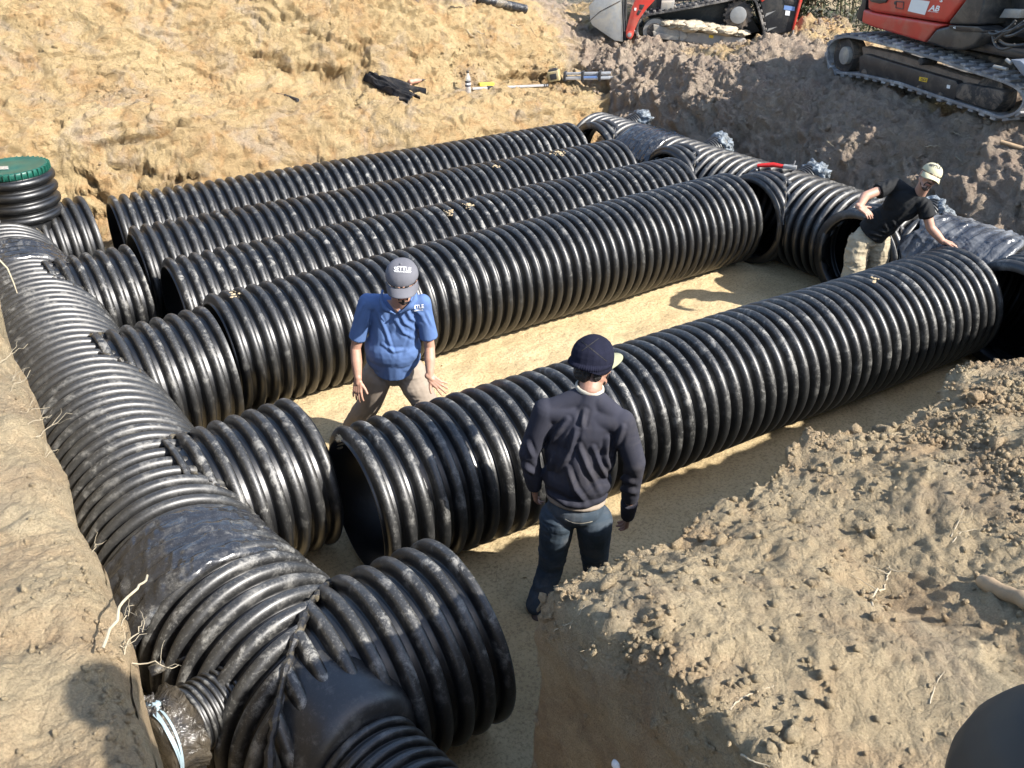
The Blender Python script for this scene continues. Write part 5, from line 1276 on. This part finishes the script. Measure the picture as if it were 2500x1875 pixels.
# jacket
a, b, x, y, z, L = framed(893, 200, 1030, 238)
jk = empty('jacket', a, 'crumpled black fleece jacket thrown on the sandy ledge', 'jacket')
def cloth_strip(p, q, w0, w1, name, parent, seed, lift=.05, bend=.0):
    nu, nv = 60, 30; U_, V_ = np.meshgrid(np.linspace(0, 1, nu), np.linspace(-1, 1, nv), indexing='ij')
    W_ = w0+(w1-w0)*U_; d = q-p; ln = np.linalg.norm(d); xx = d/ln; yy = np.cross(z, xx)
    Q = np.stack([U_*ln*1.2, V_*W_*4, U_*0], -1)
    zz = .02+lift*(np.clip(1-V_**2, 0, 1)**.5)*(.6+.5*vn(Q, 2.5, seed))+.030*ridge(np.stack([U_*ln*1.0, V_*W_*9, U_*0], -1), 2.2, 2, seed+1)*(1-V_**4)
    edge_ = W_*(1+.25*vn(np.stack([U_*5, U_*0, U_*0], -1), 1.3, seed+4))
    P_ = p+xx*(U_*ln)[..., None]+yy*(V_*edge_+bend*np.sin(U_*PI))[..., None]+z*zz[..., None]-z*.03*(np.abs(V_)**6)[..., None]
    o = link(name, mesh_np(name, P_.reshape(-1, 3), grid_faces(nu, nv)), M['jacket'], parent); o.modifiers.new('s', 'SOLIDIFY').thickness = .012; return o
pj = lambda px, py, h=.0: np.array(on(px, py)[0])+z*h
cloth_strip(pj(897, 192), pj(1010, 246), .085, .15, 'jacket_body', jk, 3, .09)
cloth_strip(pj(900, 190, .05), pj(1000, 222, .04), .05, .07, 'sleeve', jk, 5, .05, .02)
cloth_strip(pj(985, 222, .02), pj(1040, 230, .0), .05, .05, 'sleeve', jk, 8, .05)
# cordless drill
a, b, x, y, z, L = framed(990, 205, 1022, 200)
dr_ = empty('cordless_drill', a, 'dusty red cordless drill lying beside the black jacket', 'drill')
c = np.array(on(1010, 204)[0])+z*.05
Blob().cap(c-x*.07, .040, c+x*.07, .034).cap(c+x*.07, .028, c+x*.11, .018).build('drill_body', M['drill'], dr_, .005, 3)
MB().tube([c+x*.10, c+x*.14, c+x*.20], [.016, .012, .004], 10).build('drill_chuck', M['darkplastic'], dr_, smooth=True)
gp = c-x*.05; hb = gp-y*.02-z*.02-(np.array([RT[0], RT[1], RT[2]])*.06+UP*.09)
Blob().chain([gp, hb], [.026, .024]).build('drill_handle', M['drill'], dr_, .005, 2)
bt_ = MB().box(hb-UP*.03, RT, UP, np.cross(RT, UP), .062, .035, .045).build('battery', M['darkplastic'], dr_, bevel=.008)
MB().box(hb-UP*.025-np.cross(UP, RT)*0+np.array(-FW)*.046, RT, UP, FW, .040, .010, .002).build('battery_label', M['drill'], bt_)
# bottle
c, _ = on(1143, 225); c = np.array(c)
bo = empty('drink_bottle', c, 'upright plastic bottle with red drink and dark label on the ledge', 'bottle')
prof = [(0, .001), (0, .036), (.01, .040), (.08, .040), (.085, .038), (.16, .038), (.17, .040), (.20, .036), (.225, .022), (.24, .016), (.27, .016)]
def simple_lathe(name, A, prof, mat, parent, n=28):
    th = np.linspace(0, 2*PI, n, endpoint=False)
    V = np.concatenate([np.array(A)+np.stack([np.cos(th)*r*1.15, np.sin(th)*r*1.15, np.full(n, h*1.15)], -1) for h, r in prof])
    return link(name, mesh_np(name, V, grid_faces(len(prof), n, True)), mat, parent)
simple_lathe('bottle_shell', c-ZU*.01, prof, M['clear'], bo); simple_lathe('drink', c-ZU*.01, [(.004, .001), (.004, .034), (.07, .037), (.10, .036), (.100, .001)], M['drink'], bo)
simple_lathe('bottle_label', c-ZU*.01, [(.085, .0392), (.16, .0392)], M['dark_print'], bo); simple_lathe('bottle_cap', c-ZU*.01, [(.262, .017), (.262, .019), (.29, .019), (.29, .001)], M['darkplastic'], bo)
simple_lathe('label_band', c-ZU*.01, [(.110, .0398), (.135, .0398)], M['label_white'], bo)
# levelling rod
a = np.array(on(1153, 222)[0]); b = np.array(on(1338, 213)[0]); z = ZU; x = b-a; x /= np.linalg.norm(x); y = np.cross(z, x)
rd = empty('levelling_rod', a, 'silver levelling rod with yellow sensor lying on the ledge beside the bottle', 'measuring rod')
MB().box((a+b)/2+z*.035, x, y, z, np.linalg.norm(b-a)/2, .022, .016).build('rod', M['alu'], rd, bevel=.004)
for t in (.22,): MB().box(a+(b-a)*t+z*.04, x, y, z, .045, .032, .028).build('rod_clamp', M['darkplastic'], rd, bevel=.005)
for t in (.94, .965, .99): MB().box(a+(b-a)*t+z*.035, x, y, z, .009, .027, .021).build('rod_collar', M['darkplastic'], rd, bevel=.003)
MB().box(a+(b-a)*.18+z*.085-y*.0+np.array([-FW[0], -FW[1], 0])*-.05, x, y, z, .13, .030, .024).build('sensor', M['yellow'], rd, bevel=.006)
# tripod with laser level
a = np.array(on(1375, 197)[0]); b = np.array(on(1490, 195)[0]); x = b-a; x /= np.linalg.norm(x); y = np.cross(z, x)
tp = empty('tripod', a, 'folded aluminium tripod lying on the ledge with its legs strapped together', 'tripod')
for k, (oy, oz) in enumerate([(-.04, .04), (.04, .04), (0, .11)]):
    MB().box((a+b)/2+y*oy+z*oz, x, y, z, np.linalg.norm(b-a)/2, .022, .020).build('leg', M['alu'], tp, bevel=.004)
for t in (.04, .42, .78): MB().box(a+(b-a)*t+z*.07, x, y, z, .022, .075, .075).build('strap', M['darkplastic'], tp, bevel=.01)
MB().tube([b+z*.04, b+x*.09+z*.05], [.02, .006], 8).build('foot_spike', M['steel'], tp)
MB().box(a+(b-a)*.58+z*.062-y*.064, x, y, z, .12, .003, .018).build('leg_label', M['label_blue'], tp)
c = np.array(on(1353, 200)[0])+z*.10
lv = empty('laser_level', c, 'yellow and dark laser level head standing at the tripod end', 'laser level')
X_ = x*.97+z*.15; X_ /= np.linalg.norm(X_); Y_ = np.cross(z, X_); Y_ /= np.linalg.norm(Y_); Z_ = np.cross(X_, Y_)
MB().box(c, X_, Y_, Z_, .095, .09, .085).build('case', M['case'], lv, bevel=.02, seg=3)
MB().box(c+Z_*.075, X_, Y_, Z_, .075, .075, .04).build('head', M['darkplastic'], lv, bevel=.02)
MB().box(c-Y_*.092, X_, Y_, Z_, .055, .006, .045).build('keypad', M['darkplastic'], lv, bevel=.004)
MB().tube([c+Z_*.08-X_*.07, c+Z_*.145-X_*.05, c+Z_*.145+X_*.05, c+Z_*.08+X_*.07], .011, 8).build('handle', M['case'], lv, smooth=True)
MB().tube([c-X_*.09, c-X_*.125], [.045, .04], 16).build('knob', M['case'], lv)
# short black pipe among roots, top of the picture
a = np.array(on(1163, 3)[0])+ZU*.05; b = np.array(on(1282, 32)[0])+ZU*.06
bp = empty('plastic_pipe', a, 'short smooth black pipe lying at the top of the slope among roots', 'pipe')
q = MB().tube([a, a*.5+b*.5, b], .075, 20).build('pipe_wall', M['tape'], bp, smooth=True)
# small handle stuck in the sand
a = np.array(on(675, 228)[0]); b = np.array(on(728, 250)[0])+ZU*.03
hh = empty('tool_handle', a, 'small dark handle sticking out of the far sandy wall', 'tool')
MB().tube([a, a*.6+b*.4+ZU*.01], [.014, .012], 8).build('shaft', M['wood'], hh); MB().tube([a*.6+b*.4+ZU*.01, b], [.02, .024], 10).build('grip', M['darkplastic'], hh, smooth=True)
# red clamp tool on the header
c = np.array([8.32, 7.20, 1.075]); x = np.array([.55, -.83, 0]); y = np.array([.83, .55, 0])
ct = empty('strap_tool', c, 'red hand tool lying on top of the header beside the fourth long pipe', 'hand tool')
MB().tube([c-x*.20, c-x*.02+ZU*.03, c+x*.12+ZU*.02], [.022, .028, .02], 10).build('handle', M['toolred'], ct, smooth=True)
MB().tube([c-x*.17+y*.06, c+x*.02+y*.035+ZU*.02, c+x*.12+ZU*.02], .017, 8).build('lever', M['toolred'], ct, smooth=True)
MB().box(c+x*.17+ZU*.025, x, y, ZU, .075, .035, .02).build('jaw', M['steel'], ct, bevel=.006)
MB().tube([c+x*.20+ZU*.02, c+x*.22+ZU*.10], .008, 6).build('pin', M['steel'], ct)

# ------------------------------------------------------------------ wood, stones, roots
def wander(p, q, n, amp, seed, lift=0.):
    rg = np.random.default_rng(seed); t = np.linspace(0, 1, n)[:, None]; P_ = p*(1-t)+q*t
    w_ = np.cumsum(rg.normal(0, 1, (n, 3)), 0); w_ -= t*w_[-1]; P_ = P_+w_*amp/np.sqrt(n); P_[:, 2] += lift*np.sin(t[:, 0]*PI); return P_
a = np.array(on(2395, 1430)[0]); b = np.array(on(2500, 1478)[0]); b = b+(b-a)*.5
lg = empty('cut_branch', a, 'thick pale cut branch lying on the tipped sand at the right edge', 'branch')
MB().tube(wander(a+ZU*.02, b+ZU*.02, 14, .012, 2), .026*np.random.default_rng(3).uniform(.88, 1.08, 14), 16).build('branch_wood', M['wood'], lg, smooth=True)
MB().tube([a+ZU*.02, a+ZU*.02-(b-a)/np.linalg.norm(b-a)*.004], .020, 16).build('cut_end', M['bark'], lg)
a = np.array(on(2440, 352)[0])+ZU*.03; b = a+(np.array(on(2500, 366)[0])-a)*1.8+ZU*.02
sk_ = tag(MB().tube([a, (a+b)/2, b], [.022, .024, .022], 12).build('wooden_stake', M['wood'], None, smooth=True), 'straight wooden stake lying on the right bank beside the excavator', 'stake')
def stone(px, py, r, lab, seed, mat=SOIL_NEAR, cat='rock'):
    p, n = on(px, py); o = crumple('rock', tuple(p+n*r*.55), r, mat, None, seed=seed, amp=.30, sub=3, squash=(1, .85, .8), f=1.1)
    return tag(o, lab, cat)
stone(2134, 1305, .023, 'lone sharp brown stone on the bright flat part of the tipped sand', 3)
stone(2132, 1512, .020, 'pale rounded lump beside the long pale root on the right bank', 5)
stone(1736, 1690, .030, 'large crumbly sand clod on the shaded edge of the right bank', 6)
stone(1930, 1800, .026, 'upright sand clod standing near the bottom centre of the right bank', 8)
stone(2020, 1400, .020, 'grey angular lump left of the long pale root', 9)
stone(2385, 980, .040, 'brown rounded clod at the top of the right bank', 11)
p, n = on(1505, 1868); wb = tag(crumple('plastic_scrap', tuple(np.array(p)+ZU*.005), .016, M['white'], None, seed=2, amp=.05, sub=3), 'small white plastic scrap at the very bottom of the shaded bank face', 'scrap')
ROOTN = [0]
def root(pts, r, lab, grp, mat='root', amp=.02, lift=.0, branch=0, seed=None, free=None):
    """a root along picked ground points; free = last point hangs in the air by that vector"""
    seed = seed if seed is not None else ROOTN[0]*7+1; ROOTN[0] += 1
    P_ = [np.array(on(*q)[0])+np.array(on(*q)[1])*r*.6 for q in pts]
    if free is not None: P_.append(P_[-1]+np.array(free))
    full = np.concatenate([wander(P_[i], P_[i+1], 9, amp*np.linalg.norm(P_[i+1]-P_[i]), seed+i, lift)[(1 if i else 0):] for i in range(len(P_)-1)])
    r = r*.72; mb = MB(); mb.tube(full, np.linspace(r, r*.35, len(full)), 7); rg = np.random.default_rng(seed)
    for k in range(branch):
        i = rg.integers(1, len(full)-2); d = rg.normal(0, 1, 3); d[2] = abs(d[2])*.3; d /= np.linalg.norm(d); ln = rg.uniform(.3, .9)*np.linalg.norm(full[-1]-full[0])*.35
        mb.tube(wander(full[i], full[i]+d*ln, 7, .1*ln, seed+50+k), np.linspace(r*.5, r*.15, 7), 5)
    o = mb.build('root', M[mat], None, smooth=True); return tag(o, lab, 'root', grp)
gR = 'pale roots on the right bank'; gL = 'thin roots poking out of the left bank'; gF = 'dark roots hanging on the far and right walls'
root([(2322, 1312), (2340, 1275), (2352, 1243)], .0035, 'thin pale root with a curled tip at the upper right of the tipped sand', gR, branch=2)
root([(2325, 1325), (2345, 1300), (2385, 1292)], .0035, 'short forked pale root below the curled one', gR, branch=2)
root([(2130, 1475), (2160, 1440), (2172, 1400), (2172, 1383)], .0055, 'longest pale root, lying across the loose clods', gR, branch=3, amp=.12)
root([(1783, 1732), (1810, 1705), (1850, 1690), (1888, 1675)], .004, 'thin pale root beside the big shaded clod', gR, branch=2, amp=.1)
root([(1812, 1842), (1845, 1860), (1880, 1872)], .005, 'straight pale root at the bottom edge of the right bank', gR, branch=1, amp=.05)
root([(1356, 1539), (1395, 1520), (1415, 1500), (1430, 1478)], .003, 'fine pale root hanging on the shaded bank corner', gR, branch=5, amp=.1)
root([(1432, 1615), (1440, 1580), (1460, 1545)], .003, 'fine pale root below the shaded bank corner', gR, branch=5, amp=.12)
root([(2270, 1720), (2290, 1660), (2306, 1640)], .003, 'faint pale root near the dark jacket at lower right', gR, branch=1)
root([(1700, 1085), (1745, 1070), (1800, 1040)], .003, 'fine root on the bank crest below the nearest pipe', gR, branch=3, lift=.01)
root([(2225, 925), (2255, 893), (2320, 888)], .0035, 'arching pale root on the crest of the right bank', gR, branch=2, lift=.03)
root([(2480, 785), (2498, 778)], .003, 'short pale root at the far end of the bank crest', gR, branch=2)
for k, (px, py, dx, dz, r) in enumerate([(15, 880, .14, .05, .0035), (30, 915, .10, .05, .003), (45, 945, .09, .06, .003), (70, 995, .10, .0, .003), (88, 1022, .08, -.03, .003), (104, 1060, .15, .10, .0035), (118, 1100, .05, -.04, .003), (225, 1322, .05, .02, .003), (310, 1520, .04, .02, .003), (318, 1560, .05, .04, .003), (328, 1592, .07, .09, .004), (345, 1612, .11, -.05, .004)]):
    b0 = np.array(on(px-26, py+8)[0]); n0 = 'thin pale root poking out of the left bank edge'
    mb = MB(); pth = wander(b0-np.array([0, 0, .005]), b0+np.array([dx*.75+.03, .04*(-1)**k, dz*.7]), 9, .02, k+300); mb.tube(pth, np.linspace(r*.55, r*.2, 9), 6)
    for q in range(2): mb.tube(wander(pth[4+q], pth[4+q]+np.array([dx*.3, .05*(-1)**q, .03]), 6, .012, k*9+q), np.linspace(r*.28, r*.1, 6), 5)
    tag(mb.build('root', M['root'], None, smooth=True), n0, 'root', gL)
mb = MB(); pth = wander(np.array([.06, 2.02, 2.43]), np.array([.22, 2.22, 2.44]), 14, .02, 5, .03); mb.tube(pth, np.linspace(.0045, .003, 14), 8)
tag(mb.build('root', M['root'], None, smooth=True), 'thick pale root reaching over the bagged side outlet', 'root', gL)
root([(320, 1688), (360, 1697), (385, 1702)], .004, 'pale root lying flat on the left bank by the head shadow', gL, branch=0, amp=.05)
mb = MB(); mb.tube([at(-6, 630, 3.9), at(18, 655, 3.9), at(33, 690, 3.88), at(42, 716, 3.86)], [.004, .0035, .003, .002], 6)
tag(mb.build('root', M['root'], None, smooth=True), 'long bent root hanging at the left edge in front of the header', 'root', gL)
rgk = np.random.default_rng(77)
for k in range(26):
    px, py = (rgk.uniform(1080, 1300), rgk.uniform(15, 90)) if k < 10 else (rgk.uniform(1650, 2420), rgk.uniform(190, 430))
    ln = rgk.uniform(15, 55); an = rgk.uniform(-.6, .9)
    root([(px, py), (px+ln*math.cos(an)*.6, py+ln*math.sin(an)*.6+8), (px+ln*math.cos(an), py+ln*math.sin(an)+10)], rgk.uniform(.004, .010), 'small root hanging out of the far and right walls', gF, mat='root' if k % 3 else 'darkroot', branch=3, amp=.15)

# ------------------------------------------------------------------ cane thicket and trees behind the machines
def thicket(name, c, w_, h_, nst, nleaf, seed, lab, cat='bush', leaf=.14, grp=None):
    rt_ = empty(name, c, lab, cat, grp); rg = np.random.default_rng(seed); mb = MB()
    for k in range(nst):
        p = np.array(c)+np.array([rg.normal(0, w_*.4), rg.normal(0, w_*.4), 0]); q = p+np.array([rg.normal(0, .35), rg.normal(0, .35), h_*rg.uniform(.7, 1.05)])
        mb.tube(wander(p, q, 8, .12, seed*50+k), np.linspace(.020, .007, 8)*rg.uniform(.6, 1.2), 6)
    mb.build('stem', M['bamboostem'], rt_, smooth=True)
    n = nleaf; C_ = np.array(c)+np.stack([rg.normal(0, w_*.45, n), rg.normal(0, w_*.45, n), rg.random(n)**.8*h_], -1)
    C_ += .25*np.stack([vn(C_, 1.3, 3), vn(C_, 1.3, 4), vn(C_, 1.3, 5)], -1)
    keep = vn(C_, 1.6, seed)+rg.normal(0, .25, n) > -.25; C_ = C_[keep]; n = len(C_)
    d = rg.normal(0, 1, (n, 3)); d[:, 2] = d[:, 2]*.5-.5; d /= np.linalg.norm(d, axis=1, keepdims=True); s_ = np.cross(d, rg.normal(0, 1, (n, 3))); s_ /= np.linalg.norm(s_, axis=1, keepdims=True)
    L_ = leaf*rg.uniform(.5, 1.2, (n, 1)); W_ = L_*.10
    V = np.stack([C_, C_+d*L_*.45+s_*W_, C_+d*L_, C_+d*L_*.45-s_*W_], 1).reshape(-1, 3); F = np.arange(n*4).reshape(-1, 4)
    link('foliage', mesh_np('foliage', V, F), M['bambooleaf'], rt_, smooth=False); return rt_
for k, (x_, y_, w_, h_, lab) in enumerate([(13.9, 12.3, .9, 2.8, 'dense cane thicket directly right of the loader'), (14.9, 11.3, 1.2, 3.2, 'cane thicket with pale stems between loader and excavator'), (15.6, 15.2, 1.5, 3.6, 'cane thicket behind the track loader'), (18.0, 10.4, 1.6, 3.6, 'cane thicket behind the excavator')]):
    thicket('cane_thicket', (x_, y_, 1.35), w_, h_, 14, 16000, 11+k, lab, grp='cane thickets beyond the machines')
def tree(c, h_, seed, lab, r0=.16):
    rt_ = empty('tree', c, lab, 'tree', 'bare trees round the pit'); rg = np.random.default_rng(seed); mb = MB(); c = np.array(c)
    tr = wander(c, c+np.array([rg.normal(0, .4), rg.normal(0, .4), h_]), 14, .25, seed); mb.tube(tr, np.linspace(r0, r0*.25, 14), 10)
    mb.build('trunk', M['bark'], rt_, smooth=True); mb = MB(); tw = []
    for k in range(16):
        i = rg.integers(5, 13); d = rg.normal(0, 1, 3); d[2] = abs(d[2])*.8+.3; d /= np.linalg.norm(d); ln = rg.uniform(.8, 2.0)
        b_ = wander(tr[i], tr[i]+d*ln, 7, .12, seed+k*3); mb.tube(b_, np.linspace(r0*.22, r0*.05, 7), 6)
        for q in range(5):
            j = rg.integers(2, 7); e = d+rg.normal(0, .6, 3); e /= np.linalg.norm(e); mb.tube(wander(b_[j], b_[j]+e*ln*.5, 5, .06, seed+k*31+q), np.linspace(r0*.07, r0*.02, 5), 4); tw.append(b_[j]+e*ln*.4)
    mb.build('crown', M['bark'], rt_, smooth=True); return rt_
# ------------------------------------------------------------------ the bystander whose jacket shows at the lower right
def bystander():
    base = np.array([1.06, .13, 2.36])
    rt_ = empty('person', base, 'bystander in a dark jacket at the lower right corner, mostly outside the picture', 'person')
    F_ = np.array([NH[0], NH[1], 0]); R_ = RH
    J = lambda r, f, z_: base+R_*r+F_*f+ZU*z_
    B = Blob(); Lh, fr = head_prims(B, J(.0, .0, 1.62), F_-ZU*.4, ZU+F_*.35, 1.05); B.chain([J(0, -.02, 1.54), J(0, -.04, 1.42)], [.06, .07]); B.cap(J(0, 0, 1.3), .12, J(0, 0, .95), .12)
    for s in (-1, 1):
        B.chain([J(s*.19, 0, 1.38), J(s*.24, -.13, 1.14), J(s*.09, -.17, .98)], [.045, .04, .03]); hand_prims(B, J(s*.08, -.175, .97), -ZU-R_*s*.3, F_, s, 1., (.4, .4, .3), .03)
    for s in (-1, 1): B.chain([J(s*.09, 0, .9), J(s*.10, .02, .48), J(s*.10, 0, .08)], [.06, .045, .035])
    b_ = B.build('body', M['skin'], rt_, .006, 2); face_parts(Lh, fr, 1.05, b_, False, M['hair'])
    Bs = Blob(); Bs.ell(J(0, 0, 1.22), (.20, .14, .22), np.array([R_, F_, ZU])); Bs.cap(J(0, 0, 1.2), .16, J(0, 0, .92), .17, flat=True); Bs.cap(J(-.17, 0, 1.37), .08, J(.17, 0, 1.37), .08)
    for s in (-1, 1): Bs.chain([J(s*.18, 0, 1.37), J(s*.24, -.13, 1.14), J(s*.10, -.165, .99)], [.08, .066, .055]); Bs.ell(J(s*.17, .02, .83), (.13, .13, .15))
    Bs.build('jacket', M['jacketdark'], rt_, .008, 5)
    Bt = Blob(); Bt.cap(J(0, 0, .95), .15, J(0, 0, .85), .15)
    for s in (-1, 1): Bt.chain([J(s*.09, 0, .86), J(s*.10, .02, .48), J(s*.10, 0, .10)], [.11, .085, .075])
    Bt.build('trousers', M['denim'], rt_, .009, 4)
    for s in (-1, 1): Blob().cap(J(s*.10, -.05, .05), .05, J(s*.11, .16, .04), .042).build('boot', M['boot'], rt_, .008, 3)
    Bh = Blob(); Bh.ell(Lh(0, -.03, .03), (.082, .095, .085), fr); Bh.build('hair', M['hair'], rt_, .006, 2); cap_on(Lh, 1.1, rt_, M['cap_grey'])
bystander()
